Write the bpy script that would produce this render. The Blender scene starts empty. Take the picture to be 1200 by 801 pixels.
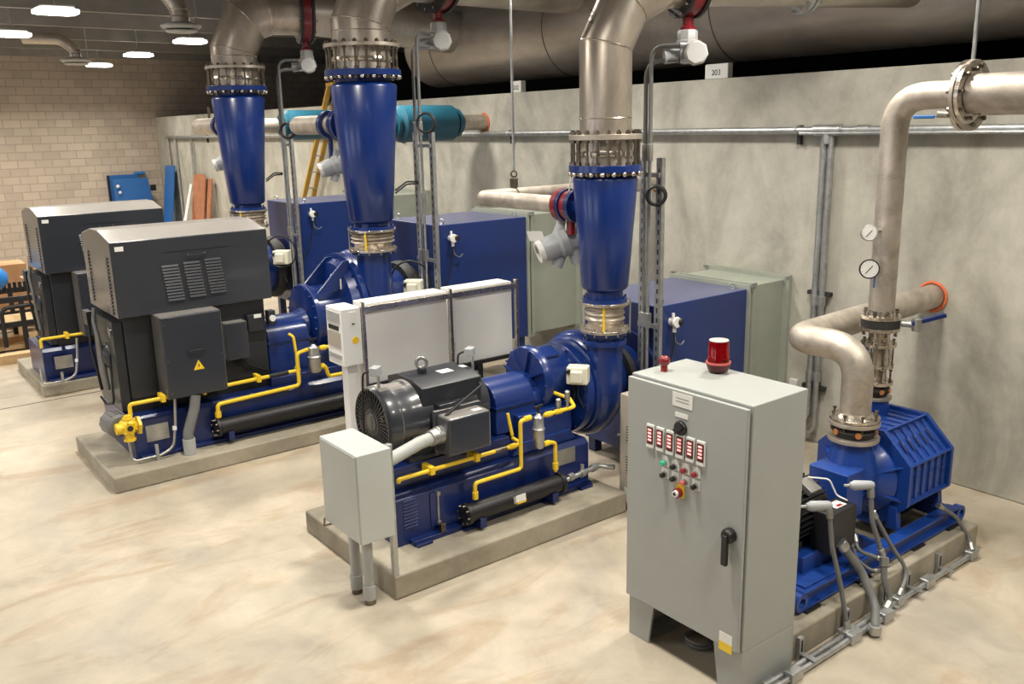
import bpy, math, random
from mathutils import Vector, Matrix
random.seed(7)
PI = math.pi
SC = bpy.context.scene
COL = SC.collection

# ------------------------------------------------------------------ camera, world, light, exposure
CAM_H, FOC = 3.35, 1033.2
AZ, PT, RL = math.radians(52.4305), math.radians(13.7579), math.radians(1.24716)
_f = Vector((math.cos(AZ)*math.cos(PT), math.sin(AZ)*math.cos(PT), -math.sin(PT)))
_r = Vector((math.sin(AZ), -math.cos(AZ), 0)); _d = _f.cross(_r)
RIGHT = math.cos(RL)*_r + math.sin(RL)*_d; DOWN = -math.sin(RL)*_r + math.cos(RL)*_d; FWD = _f
cam_d = bpy.data.cameras.new('camera'); cam = bpy.data.objects.new('camera', cam_d); COL.objects.link(cam)
cam_d.sensor_width = 36; cam_d.lens = FOC/1200*36; cam_d.clip_end = 200
cam.matrix_world = Matrix(((RIGHT.x, -DOWN.x, -FWD.x, 0), (RIGHT.y, -DOWN.y, -FWD.y, 0), (RIGHT.z, -DOWN.z, -FWD.z, CAM_H), (0, 0, 0, 1)))
SC.camera = cam
W = bpy.data.worlds.new('world'); SC.world = W; W.use_nodes = True
W.node_tree.nodes['Background'].inputs[0].default_value = (0.9, 0.92, 1, 1)
W.node_tree.nodes['Background'].inputs[1].default_value = 0.05
SC.view_settings.view_transform = 'Standard'; SC.view_settings.look = 'None'
SC.view_settings.gamma = 1; SC.view_settings.use_curve_mapping = False
SC.view_settings.exposure = 0.0
LAMP_Z, LAMP_POWER = 5.0, 100.0
LAMP_COL = (1.0, 0.94, 0.835)

def at(px, py, X=None, Y=None, Z=None):
    """point of the photograph's ray lying on the plane X=, Y= or Z="""
    d = RIGHT*((px-600)/FOC) + DOWN*((py-400.5)/FOC) + FWD
    t = X/d.x if X is not None else Y/d.y if Y is not None else (Z-CAM_H)/d.z
    return Vector((0, 0, CAM_H)) + d*t

# ------------------------------------------------------------------ materials
def nt(name):
    m = bpy.data.materials.new(name); m.use_nodes = True
    t = m.node_tree; b = t.nodes['Principled BSDF']
    return m, t, b
def tex_coord(t, scale=(1, 1, 1)):
    tc = t.nodes.new('ShaderNodeNewGeometry'); mp = t.nodes.new('ShaderNodeMapping')
    mp.inputs['Scale'].default_value = scale
    t.links.new(tc.outputs['Position'], mp.inputs['Vector']); return mp.outputs['Vector']
def noise(t, vec, scale, detail=4, rough=0.6, dist=0):
    n = t.nodes.new('ShaderNodeTexNoise'); n.inputs['Scale'].default_value = scale
    n.inputs['Detail'].default_value = detail; n.inputs['Roughness'].default_value = rough
    n.inputs['Distortion'].default_value = dist
    t.links.new(vec, n.inputs['Vector']); return n.outputs['Fac']
def ramp(t, fac, stops):
    r = t.nodes.new('ShaderNodeValToRGB'); e = r.color_ramp.elements
    while len(e) < len(stops): e.new(0.5)
    for i, (p, c) in enumerate(stops):
        e[i].position = p; e[i].color = (*c, 1) if len(c) == 3 else c
    t.links.new(fac, r.inputs['Fac']); return r.outputs['Color']
def mix(t, a, b, fac, mode='MIX'):
    m = t.nodes.new('ShaderNodeMix'); m.data_type = 'RGBA'; m.blend_type = mode
    for s, v in ((m.inputs['A'], a), (m.inputs['B'], b)):
        if hasattr(v, 'links') or isinstance(v, bpy.types.NodeSocket): t.links.new(v, s)
        else: s.default_value = (*v, 1)
    if isinstance(fac, (int, float)): m.inputs['Factor'].default_value = fac
    else: t.links.new(fac, m.inputs['Factor'])
    return m.outputs['Result']
def bump(t, b, h, strength=0.2, dist=0.01):
    n = t.nodes.new('ShaderNodeBump'); n.inputs['Strength'].default_value = strength; n.inputs['Distance'].default_value = dist
    t.links.new(h, n.inputs['Height']); t.links.new(n.outputs['Normal'], b.inputs['Normal'])
def hexl(s):
    s = s.lstrip('#'); o = []
    for i in (0, 2, 4):
        v = int(s[i:i+2], 16)/255; o.append(v/12.92 if v <= .04045 else ((v+.055)/1.055)**2.4)
    return tuple(o)
def paint(name, col, rough=0.4, metal=0.0, var=0.12, vs=3.0, coat=0.0, spec=0.5, sheen=0.0, top_gloss=0.0):
    m, t, b = nt(name); c = hexl(col)
    f = noise(t, tex_coord(t), vs, 5)
    lo = tuple(x*(1-var) for x in c); hi = tuple(min(1, x*(1+var)) for x in c)
    base = ramp(t, f, [(0.3, lo), (0.7, hi)])
    if top_gloss:                     # overhead gloss painted as a pale, dusty, patchy tone on level surfaces
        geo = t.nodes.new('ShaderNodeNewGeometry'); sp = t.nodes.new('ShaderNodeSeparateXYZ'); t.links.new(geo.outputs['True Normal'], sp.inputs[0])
        mr = t.nodes.new('ShaderNodeMapRange'); mr.inputs['From Min'].default_value = .9; mr.inputs['From Max'].default_value = .985; mr.inputs['To Max'].default_value = top_gloss
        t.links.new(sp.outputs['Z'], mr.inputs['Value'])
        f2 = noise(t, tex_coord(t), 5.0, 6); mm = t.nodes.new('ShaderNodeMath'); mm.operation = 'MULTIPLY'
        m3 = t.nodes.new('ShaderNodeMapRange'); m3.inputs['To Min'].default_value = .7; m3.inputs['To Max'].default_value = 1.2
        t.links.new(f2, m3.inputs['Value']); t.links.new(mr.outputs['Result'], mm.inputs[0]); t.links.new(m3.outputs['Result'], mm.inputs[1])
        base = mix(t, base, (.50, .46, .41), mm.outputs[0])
    t.links.new(base, b.inputs['Base Color'])
    b.inputs['Roughness'].default_value = rough; b.inputs['Metallic'].default_value = metal
    b.inputs['Specular IOR Level'].default_value = spec
    if sheen:  # added sheen lobe, lifts hood and box tops at grazing angles
        b.inputs['Sheen Weight'].default_value = sheen; b.inputs['Sheen Roughness'].default_value = 0.35; b.inputs['Sheen Tint'].default_value = (1, .96, .9, 1)
    if coat: b.inputs['Coat Weight'].default_value = coat; b.inputs['Coat Roughness'].default_value = 0.15
    return m
def steel(name, a, c, rough, sc=(1, 1, 1), nsc=4.0, metal=0.92):
    m, t, b = nt(name); v = tex_coord(t, sc)
    f = noise(t, v, nsc, 6, 0.65, 0.4)
    t.links.new(ramp(t, f, [(0.3, hexl(a)), (0.7, hexl(c))]), b.inputs['Base Color'])
    b.inputs['Metallic'].default_value = metal
    f2 = noise(t, v, nsc*2.3, 5)
    mr = t.nodes.new('ShaderNodeMapRange'); mr.inputs['To Min'].default_value = rough-0.08; mr.inputs['To Max'].default_value = rough+0.14
    t.links.new(f2, mr.inputs['Value']); t.links.new(mr.outputs['Result'], b.inputs['Roughness'])
    bump(t, b, f2, 0.06, 0.01)
    return m
M = {}
def make_floor():
    m, t, b = nt('floor_concrete'); v = tex_coord(t)
    a = noise(t, v, 0.55, 6, 0.62, 0.8); c = noise(t, v, 2.6, 7, 0.7, 0.5); d = noise(t, tex_coord(t, (0.6, 1.6, 1)), 1.1, 5, 0.6, 1.5)
    base = ramp(t, a, [(0.30, hexl('9f988d')), (0.48, hexl('b3a896')), (0.70, hexl('c2b8a6'))])
    st = ramp(t, d, [(0.36, (0.84, 0.75, 0.65)), (0.47, (1, 1, 1))])
    x = mix(t, base, st, 0.75, 'MULTIPLY')
    fine = ramp(t, c, [(0.32, (0.80, 0.79, 0.77)), (0.66, (1.07, 1.07, 1.07))])
    x = mix(t, x, fine, 0.8, 'MULTIPLY')
    t.links.new(x, b.inputs['Base Color'])
    mr = t.nodes.new('ShaderNodeMapRange'); mr.inputs['To Min'].default_value = 0.32; mr.inputs['To Max'].default_value = 0.62
    t.links.new(c, mr.inputs['Value']); t.links.new(mr.outputs['Result'], b.inputs['Roughness'])
    bump(t, b, c, 0.05, 0.01); return m
def make_wall_concrete(name, lo, mid, hi, streak=(1, 1.6, 0.22)):
    m, t, b = nt(name)
    a = noise(t, tex_coord(t, streak), 1.3, 7, 0.65, 0.6); c = noise(t, tex_coord(t), 3.5, 8, 0.72, 0.3); g = noise(t, tex_coord(t), 0.6, 4, 0.6, 0.8)
    base = ramp(t, a, [(0.28, hexl(lo)), (0.5, hexl(mid)), (0.72, hexl(hi))])
    x = mix(t, base, ramp(t, c, [(0.3, (0.80, 0.80, 0.79)), (0.62, (1.04, 1.04, 1.03))]), 0.8, 'MULTIPLY')
    x = mix(t, x, ramp(t, g, [(0.32, (0.78, 0.78, 0.77)), (0.6, (1, 1, 1))]), 0.7, 'MULTIPLY')
    t.links.new(x, b.inputs['Base Color']); b.inputs['Roughness'].default_value = 0.8
    bump(t, b, c, 0.15, 0.01); return m
def make_block():
    m, t, b = nt('concrete_block')
    geo = t.nodes.new('ShaderNodeNewGeometry'); sp = t.nodes.new('ShaderNodeSeparateXYZ'); cb = t.nodes.new('ShaderNodeCombineXYZ')
    ad = t.nodes.new('ShaderNodeMath'); ad.operation = 'ADD'
    t.links.new(geo.outputs['Position'], sp.inputs[0]); t.links.new(sp.outputs['X'], ad.inputs[0]); t.links.new(sp.outputs['Y'], ad.inputs[1])
    t.links.new(ad.outputs[0], cb.inputs['X']); t.links.new(sp.outputs['Z'], cb.inputs['Y'])
    br = t.nodes.new('ShaderNodeTexBrick'); br.offset = 0.5
    br.inputs['Color1'].default_value = (*hexl('c2b5a5'), 1); br.inputs['Color2'].default_value = (*hexl('b3a697'), 1); br.inputs['Mortar'].default_value = (*hexl('a1968a'), 1)
    br.inputs['Scale'].default_value = 1.0; br.inputs['Brick Width'].default_value = 0.42; br.inputs['Row Height'].default_value = 0.21
    br.inputs['Mortar Size'].default_value = 0.012; br.inputs['Bias'].default_value = 0.1
    t.links.new(cb.outputs[0], br.inputs['Vector'])
    f = noise(t, tex_coord(t), 1.4, 5)
    x = mix(t, br.outputs['Color'], ramp(t, f, [(0.3, (0.85, 0.85, 0.85)), (0.7, (1.08, 1.06, 1.04))]), 0.7, 'MULTIPLY')
    t.links.new(x, b.inputs['Base Color']); b.inputs['Roughness'].default_value = 0.85
    bump(t, b, br.outputs['Fac'], -0.3, 0.01); return m
def emit(name, col, s):
    m, t, b = nt(name); b.inputs['Base Color'].default_value = (0.9, 0.9, 0.9, 1)
    b.inputs['Emission Color'].default_value = (*col, 1); b.inputs['Emission Strength'].default_value = s; return m
M['floor'] = make_floor()
M['wall'] = make_wall_concrete('wall_concrete', '8f8d83', 'b2afa4', 'c6c3b8', (1, 0.9, 0.5))
M['pad'] = make_wall_concrete('pad_concrete', '857e71', 'a09887', 'b3ab9b', (1, 1, 1))
M['padside'] = M['pad']
M['block'] = make_block()
M['ceil'] = paint('dark_ceiling', '7c7874', 0.8)
M['beam'] = paint('ceiling_steel', '85817c', 0.6)
M['void'] = paint('dark_void', '1a1a1a', 0.9)
M['blue'] = paint('blue_enamel', '0b2968', 0.30, var=0.06, vs=2, coat=0.3)
M['bluebox'] = paint('blue_enamel_sheet', '0d2a68', 0.40, var=0.07, vs=2.5, coat=0.2, sheen=0.3, top_gloss=0.10)
M['bluebox_top'] = M['bluebox']
M['navy'] = paint('navy_enamel', '0e2258', 0.35, var=0.08, coat=0.2)
M['bright_blue'] = paint('bright_blue_enamel', '133a86', 0.38, var=0.08, coat=0.2)
M['motor'] = paint('dark_grey_enamel', '22252b', 0.42, var=0.08, coat=0.15)
M['motor2'] = paint('slate_enamel', '272b33', 0.36, var=0.08, coat=0.7, sheen=0.5, top_gloss=0.5)
M['black'] = paint('black_plastic', '17171a', 0.45)
M['blacksteel'] = paint('black_steel', '1d1d1f', 0.5)
M['rubber'] = paint('black_rubber', '141416', 0.6)
M['ss'] = steel('stainless_pipe', 'a3988b', 'd8cec1', 0.33, (1, 1, 0.4), 3.0, .78)
M['ssd'] = steel('stainless_dull', '9c9388', 'cbc3b8', 0.34, (1, 0.4, 1), 2.0, .62)
M['ssb'] = steel('stainless_bright', 'b6ada0', 'e0d8cc', 0.22, (1, 1, 1), 9.0)
M['matte_ss'] = steel('pickled_stainless', 'a0978b', 'cfc6ba', 0.46, (1, 1, 1), 6.0, .72)
M['galv'] = steel('galvanised_steel', 'a3a5a6', 'c9cbcb', 0.4, (1, 1, 1), 12.0)
M['rodsteel'] = steel('tie_rod_steel', '5d564c', '8b8276', 0.35, (1, 1, 1), 9.0)
M['yellow'] = paint('yellow_pipe_paint', 'e6c22a', 0.4, var=0.06)
M['teal'] = paint('teal_enamel', '1a5063', 0.45)
M['cab'] = paint('cabinet_grey', '9c9f9c', 0.45, var=0.03)
M['cabl'] = paint('enclosure_light_grey', 'b4b8b4', 0.42, var=0.03)
M['beigecab'] = paint('beige_grey_sheet', 'a8a195', 0.5, var=0.03)
M['duct'] = paint('duct_grey_green', '959a8f', 0.5, var=0.06)
M['white'] = paint('white_sheet', 'e4e4e2', 0.4, var=0.03)
M['whitepl'] = paint('white_plastic', 'dededa', 0.4, var=0.02)
M['offwhite'] = paint('cream_plastic', 'd8d6c4', 0.45, var=0.02)
M['actgrey'] = paint('actuator_grey', '9fa2a5', 0.4, var=0.05)
M['actlight'] = paint('actuator_light_grey', 'a3a3a2', 0.45, var=0.05)
M['lightgrey'] = paint('light_grey_pvc', 'a6a8a5', 0.5, var=0.05)
M['flexgrey'] = paint('flex_conduit_grey', '6c6d6c', 0.5, var=0.05)
M['red'] = paint('red_enamel', '74121d', 0.35, var=0.08, coat=0.3)
M['orange'] = paint('orange_foam', 'd2683c', 0.8, var=0.15, vs=25)
M['dullorange'] = paint('dull_orange', 'b8743f', 0.6)
M['wood'] = paint('brown_wood', 'a0694a', 0.7, var=0.2, vs=6)
M['ply'] = paint('pale_lumber', 'c8a87c', 0.75, var=0.15, vs=8)
M['card'] = paint('cardboard', 'a5805a', 0.85, var=0.1)
M['fibre'] = paint('yellow_fibreglass', 'b8923c', 0.5, var=0.08)
M['drum'] = paint('bright_blue_plastic', '1878c8', 0.4, var=0.1)
M['bluesheet'] = paint('blue_panel_paint', '2a62a4', 0.5, var=0.06)
M['plate'] = steel('metal_nameplate', '9a9a98', 'c6c6c2', 0.4)
M['ink'] = paint('black_ink', '26241f', 0.7, var=0.0)
M['greyink'] = paint('grey_ink', '8b8b88', 0.7, var=0.0)
M['lamp'] = emit('lamp_diffuser', (1.0, 0.97, 0.92), 9.0)
M['daylight'] = emit('daylight_pane', (0.82, 0.88, 1.0), 2.5)
M['lampbody'] = paint('lamp_body', 'b8b8b4', 0.5)
M['redled'] = emit('red_display', (1.0, 0.05, 0.06), 1.6)
M['darkred'] = paint('dark_red_display', '4a1216', 0.3)
M['greenbtn'] = paint('green_button', '37b592', 0.3)
M['redbtn'] = paint('red_button', '8a2326', 0.3)
M['pinkbtn'] = paint('pale_red_button', 'c8635c', 0.3)
M['gasket'] = paint('gasket_dark', '2a2a2a', 0.7)
def redlens():
    m, t, b = nt('red_lens'); b.inputs['Base Color'].default_value = (*hexl('c40a1c'), 1); b.inputs['Roughness'].default_value = 0.12
    b.inputs['Transmission Weight'].default_value = 0.8; b.inputs['IOR'].default_value = 1.45; return m
M['lens'] = redlens()
def filterglass():
    m, t, b = nt('clear_bowl'); b.inputs['Base Color'].default_value = (0.8, 0.78, 0.72, 1); b.inputs['Roughness'].default_value = 0.12
    b.inputs['Transmission Weight'].default_value = 0.35; return m
M['bowl'] = filterglass()

# ------------------------------------------------------------------ mesh helpers
ORG = {}
class G:
    def __init__(s): s.v = []; s.f = []; s.m2 = None; s.mat2 = None
    def second(s, mat): s.m2 = len(s.f); s.mat2 = mat; return s
    def add(s, vs, fs):
        o = len(s.v); s.v += [Vector(x) for x in vs]; s.f += [[i+o for i in f] for f in fs]; return s
    def box(s, x0, x1, y0, y1, z0, z1):
        return s.add([(x, y, z) for z in (z0, z1) for y in (y0, y1) for x in (x0, x1)],
                     [(0, 2, 3, 1), (4, 5, 7, 6), (0, 1, 5, 4), (2, 6, 7, 3), (0, 4, 6, 2), (1, 3, 7, 5)])
    def obox(s, c, u, v, w):
        """oriented box: centre and three half-extent vectors"""
        c, u, v, w = map(Vector, (c, u, v, w))
        if u.cross(v).dot(w) < 0: u = -u
        return s.add([c+i*u+j*v+k*w for k in (-1, 1) for j in (-1, 1) for i in (-1, 1)],
                     [(0, 2, 3, 1), (4, 5, 7, 6), (0, 1, 5, 4), (2, 6, 7, 3), (0, 4, 6, 2), (1, 3, 7, 5)])
    def bar(s, p, q, w, h=None, up=(0, 0, 1)):
        p, q = Vector(p), Vector(q); d = q-p; u = d.normalized(); up = Vector(up)
        if abs(u.dot(up)) > .95: up = Vector((1, 0, 0))
        a = u.cross(up).normalized(); b = a.cross(u)
        return s.obox((p+q)/2, d/2, a*w/2, b*(h or w)/2)
    def lathe(s, prof, p0, axis=(0, 0, 1), n=24, cap=True):
        """profile of (height along axis, radius)"""
        p0 = Vector(p0); ax = Vector(axis).normalized()
        a = ax.orthogonal().normalized(); b = ax.cross(a); o = len(s.v); m = len(prof)
        for h, r in prof:
            for k in range(n):
                t = 2*PI*k/n; s.v.append(p0+ax*h+(a*math.cos(t)+b*math.sin(t))*r)
        for i in range(m-1):
            for k in range(n):
                k2 = (k+1) % n; s.f.append([o+i*n+k, o+i*n+k2, o+(i+1)*n+k2, o+(i+1)*n+k])
        if cap:
            s.f.append([o+k for k in range(n)][::-1]); s.f.append([o+(m-1)*n+k for k in range(n)])
        return s
    def cyl(s, p, q, r, n=20, r2=None, cap=True):
        p, q = Vector(p), Vector(q); d = q-p
        return s.lathe([(0, r), (d.length, r if r2 is None else r2)], p, d, n, cap)
    def ring(s, p, q, ro, ri, n=32):
        p, q = Vector(p), Vector(q); L = (q-p).length
        o = len(s.v); s.lathe([(0, ri), (0, ro), (L, ro), (L, ri), (0, ri)], p, q-p, n, False); return s
    def tube(s, pts, r, n=10, fil=0.0, seg=6, cap=True):
        pts = [Vector(p) for p in pts]; path = [pts[0]]
        for i in range(1, len(pts)-1):
            a, b, c = pts[i-1], pts[i], pts[i+1]; f = fil[i-1] if isinstance(fil, (list, tuple)) else fil
            u, v = (a-b), (c-b); lu, lv = u.length, v.length; u.normalize(); v.normalize()
            ang = u.angle(v, PI)
            if f <= 0 or ang > PI-.02: path.append(b); continue
            tl = min(f/math.tan(ang/2), lu*.49, lv*.49)
            for k in range(seg+1):
                t = k/seg; path.append((b+u*tl)*(1-t)**2 + b*2*t*(1-t) + (b+v*tl)*t*t)
        path.append(pts[-1])
        o = len(s.v); nrm = None; m = len(path)
        for i, p in enumerate(path):
            d0 = (path[i]-path[i-1]).normalized() if i else (path[1]-path[0]).normalized()
            d1 = (path[i+1]-path[i]).normalized() if i < m-1 else d0
            t = (d0+d1).normalized()
            if nrm is None: nrm = t.orthogonal().normalized()
            nrm = (nrm - d0*nrm.dot(d0)).normalized(); bn = d0.cross(nrm)
            # mitre: ring in the plane bisecting the two segments
            for k in range(n):
                th = 2*PI*k/n; off = nrm*math.cos(th)*r + bn*math.sin(th)*r
                den = d0.dot(t)
                s.v.append(p+off - d0*(off.dot(t)/den))
            nrm = (nrm - d1*nrm.dot(d1)).normalized()
        for i in range(m-1):
            for k in range(n):
                k2 = (k+1) % n; s.f.append([o+i*n+k, o+i*n+k2, o+(i+1)*n+k2, o+(i+1)*n+k])
        if cap: s.f.append([o+k for k in range(n)][::-1]); s.f.append([o+(m-1)*n+k for k in range(n)])
        return s
    def torus(s, c, axis, R, r, n=32, m=10, a0=0, a1=2*PI):
        c = Vector(c); ax = Vector(axis).normalized(); a = ax.orthogonal().normalized(); b = ax.cross(a); o = len(s.v)
        for i in range(n):
            t = a0+(a1-a0)*i/n; e = a*math.cos(t)+b*math.sin(t)
            for k in range(m):
                u = 2*PI*k/m; s.v.append(c+e*(R+r*math.cos(u))+ax*r*math.sin(u))
        for i in range(n):
            for k in range(m):
                i2, k2 = (i+1) % n, (k+1) % m; s.f.append([o+i*m+k, o+i2*m+k, o+i2*m+k2, o+i*m+k2])
        return s
    def prism(s, poly, axis, h0, h1):
        """poly of 2-D points in the plane normal to axis ('X': (y,z), 'Y': (x,z), 'Z': (x,y))"""
        def P(a, b, h): return {'X': (h, a, b), 'Y': (a, h, b), 'Z': (a, b, h)}[axis]
        n = len(poly); vs = [P(a, b, h0) for a, b in poly]+[P(a, b, h1) for a, b in poly]
        fs = [[i, (i+1) % n, n+(i+1) % n, n+i] for i in range(n)]+[list(range(n))[::-1], list(range(n, 2*n))]
        return s.add(vs, fs)
    def ball(s, c, r, n=14, m=8, sc=(1, 1, 1)):
        c = Vector(c); o = len(s.v)
        s.v.append(c+Vector((0, 0, -r*sc[2])))
        for i in range(1, m):
            t = -PI/2+PI*i/m
            for k in range(n):
                p = 2*PI*k/n; s.v.append(c+Vector((r*sc[0]*math.cos(t)*math.cos(p), r*sc[1]*math.cos(t)*math.sin(p), r*sc[2]*math.sin(t))))
        s.v.append(c+Vector((0, 0, r*sc[2]))); top = len(s.v)-1
        for k in range(n):
            k2 = (k+1) % n; s.f.append([o, o+1+k2, o+1+k]); s.f.append([top, top-n+k, top-n+k2])
            for i in range(m-2): s.f.append([o+1+i*n+k, o+1+i*n+k2, o+1+(i+1)*n+k2, o+1+(i+1)*n+k])
        return s
    def build(s, name, mat, parent=None, bev=0.0, label=None, ang=38):
        me = bpy.data.meshes.new(name)
        me.from_pydata([tuple(v) for v in s.v], [], s.f); me.update()
        import bmesh
        bm = bmesh.new(); bm.from_mesh(me); bmesh.ops.recalc_face_normals(bm, faces=bm.faces); bm.to_mesh(me); bm.free()
        me.polygons.foreach_set('use_smooth', [True]*len(me.polygons))
        me.set_sharp_from_angle(angle=math.radians(ang))
        me.materials.append(M[mat] if isinstance(mat, str) else mat)
        if s.m2 is not None:
            me.materials.append(M[s.mat2])
            for i in range(s.m2, len(s.f)): me.polygons[i].material_index = 1
        # the object's origin: middle of its footprint
        xs = [v.x for v in s.v]; ys = [v.y for v in s.v]; zs = [v.z for v in s.v]
        c = Vector(((min(xs)+max(xs))/2, (min(ys)+max(ys))/2, min(zs)))
        me.transform(Matrix.Translation(-c))
        o = bpy.data.objects.new(name, me); COL.objects.link(o)
        ORG[o.name] = c
        if parent is not None: o.parent = parent; o.location = c-ORG[parent.name]
        else: o.location = c
        if bev:
            bmod = o.modifiers.new('bevel', 'BEVEL'); bmod.width = bev; bmod.segments = 2; bmod.limit_method = 'ANGLE'; bmod.angle_limit = math.radians(50); bmod.harden_normals = True
        if label: o['label'] = label
        return o
def tag(o, label, cat, group=None):
    o['label'] = label; o['category'] = cat
    if group: o['group'] = group
    return o
def thing(name, label, cat, loc, group=None):
    o = bpy.data.objects.new(name, None); COL.objects.link(o); o.empty_display_size = 0.1
    o.location = loc; ORG[o.name] = Vector(loc); return tag(o, label, cat, group)
def struct(o): o['kind'] = 'structure'; return o
def kids(o): return [c for c in COL.objects if c.parent is o]
def copy_tree(o, dv, parent=None):
    c = o.copy(); COL.objects.link(c)
    if parent is None: c.location = o.location+Vector(dv); ORG[c.name] = ORG[o.name]+Vector(dv)
    else: c.parent = parent; ORG[c.name] = ORG[o.name]+Vector(dv)
    for k in kids(o): copy_tree(k, dv, c)
    return c
def rep(o, deltas):
    """copies of one part at offsets from the first"""
    for d in deltas:
        c = o.copy(); COL.objects.link(c); c.location = o.location+Vector(d); ORG[c.name] = ORG[o.name]+Vector(d)
def circ(c, axis, R, n, ph=0.0):
    c = Vector(c); ax = Vector(axis).normalized(); a = ax.orthogonal().normalized(); b = ax.cross(a)
    return [c+(a*math.cos(ph+2*PI*k/n)+b*math.sin(ph+2*PI*k/n))*R for k in range(n)]
def bolts(parent, c, axis, R, n, r=0.011, L=0.05, mat='ssb', name='bolt', ph=0.1):
    """one mesh per bolt round a flange"""
    ps = circ(c, axis, R, n, ph); ax = Vector(axis).normalized()
    g = G().cyl(ps[0]-ax*L/2, ps[0]+ax*L/2, r*.6, 6); g.cyl(ps[0]-ax*L/2, ps[0]-ax*(L/2-r), r, 6); g.cyl(ps[0]+ax*(L/2-r), ps[0]+ax*L/2, r, 6)
    o = g.build(name, mat, parent); rep(o, [p-ps[0] for p in ps[1:]])
def text(parent, body, size, mat, origin, right, up, label=None, name='lettering'):
    cu = bpy.data.curves.new(name, 'FONT'); cu.body = body; cu.size = size; cu.align_x = 'CENTER'; cu.align_y = 'CENTER'; cu.extrude = 0.0008
    tmp = bpy.data.objects.new(name, cu); me = bpy.data.meshes.new_from_object(tmp)
    bpy.data.objects.remove(tmp)
    r, u = Vector(right).normalized(), Vector(up).normalized(); nrm = r.cross(u)
    mt = Matrix(((r.x, u.x, nrm.x), (r.y, u.y, nrm.y), (r.z, u.z, nrm.z))).to_4x4()
    me.transform(mt); me.materials.clear(); me.materials.append(M[mat])
    o = bpy.data.objects.new(name, me); COL.objects.link(o); c = Vector(origin); ORG[o.name] = c
    if parent is not None: o.parent = parent; o.location = c-ORG[parent.name]
    else: o.location = c
    if label: o['label'] = label
    return o

# ------------------------------------------------------------------ the room
WX, WY = 7.957, 27.0          # face of the concrete partition, face of the block wall
struct(G().box(-7, 14, -6, WY, -0.2, 0).build('floor', 'floor'))
struct(G().box(WX, WX+0.3, -6, WY, 0, 3.805).build('wall_right', 'wall', bev=0.015))
struct(G().box(-7.3, 14.3, WY, WY+0.3, -0.2, 6.0).build('wall_back', 'block'))
struct(G().box(-7.3, -7, -6, WY, -0.2, 6.0).build('wall_left', 'block'))
struct(G().box(-7.3, 14.3, -6.3, -6, -0.2, 6.0).build('wall_front', 'block'))
struct(G().box(14, 14.3, -6, WY, -0.2, 6.0).build('wall_far_right', 'void'))
struct(G().box(-7.3, 14.3, -6.3, WY+0.3, 5.75, 6.0).build('ceiling', 'ceil'))
for k, y in enumerate((3.0, 8.5, 14.0)):
    w_ = G().box(-6.99, -6.95, y-1.6, y+1.6, 1.0, 3.8).build('window_%d' % (k+1), 'daylight'); struct(w_)
    f_ = G()
    for a in (y-1.65, y-.02, y+1.6): f_.box(-7.0, -6.9, a, a+.06, .94, 3.86)
    for a in (.94, 2.38, 3.8): f_.box(-7.0, -6.9, y-1.65, y+1.66, a, a+.06)
    f_.build('window_frame', 'beam', w_)
    ld = bpy.data.lights.new('window_light', 'AREA'); ld.shape = 'RECTANGLE'; ld.size = 2.8; ld.size_y = 3.2; ld.energy = 120; ld.color = (.70, .84, 1.0)
    lo = bpy.data.objects.new('window_light', ld); COL.objects.link(lo); lo.parent = w_; lo.matrix_world = Matrix.Translation((-6.85, y, 2.4)) @ Matrix.Rotation(-PI/2, 4, 'Y')
n = 0
for k in range(14):
    y = WY-1.0-k*2.4; n += 1
    struct(G().box(-7, 14, y-.06, y+.06, 5.32, 5.75).build('trim_%d' % n, 'beam'))
# control joint sawn in the floor
struct(G().box(-7, WX, 12.42, 12.445, -0.001, 0.0008).build('trim_joint', 'gasket'))

# ceiling lamps: a regular grid of high-bay fixtures
def lamp(x, y, label, lit=True):
    t = thing('ceiling_lamp', label, 'ceiling lamp', (x, y, LAMP_Z), 'high bay ceiling lamps')
    G().box(x-.22, x+.22, y-.18, y+.18, LAMP_Z+.055, LAMP_Z+.10).build('housing', 'lampbody', t, 0.02)
    G().prism([(x-.28, y-.14), (x-.19, y-.23), (x+.19, y-.23), (x+.28, y-.14), (x+.28, y+.14), (x+.19, y+.23), (x-.19, y+.23), (x-.28, y+.14)], 'Z', LAMP_Z, LAMP_Z+.055).build('diffuser', 'lamp', t, 0.012)
    G().tube([(x, y, LAMP_Z+.09), (x, y, 5.75)], .012, 6).build('hanger', 'galv', t)
    ld = bpy.data.lights.new('lamp_light', 'AREA'); ld.shape = 'RECTANGLE'; ld.size = .54; ld.size_y = .44
    ld.energy = LAMP_POWER; ld.color = LAMP_COL; ld.spread = math.radians(146)
    lo = bpy.data.objects.new('lamp_light', ld); COL.objects.link(lo); lo.parent = t; lo.location = (0, 0, -.012)
LL = {(3.0, 14.15): 'lit ceiling lamp, uppermost one left of the nearer round air diffuser',
      (3.0, 17.6): 'lit ceiling lamp at the left edge, second down, touching the far diffuser\'s duct',
      (3.0, 21.0): 'lit ceiling lamp cut by the left picture edge, lowest of the left row',
      (6.0, 17.6): 'lit ceiling lamp right below the nearer round air diffuser',
      (6.0, 21.0): 'lit ceiling lamp midway between the two round air diffusers',
      (6.0, 24.4): 'lit ceiling lamp smallest and farthest, close to the block wall',
      (6.0, 14.15): 'ceiling lamp beside the farthest blue cone\'s steel elbow'}
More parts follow.
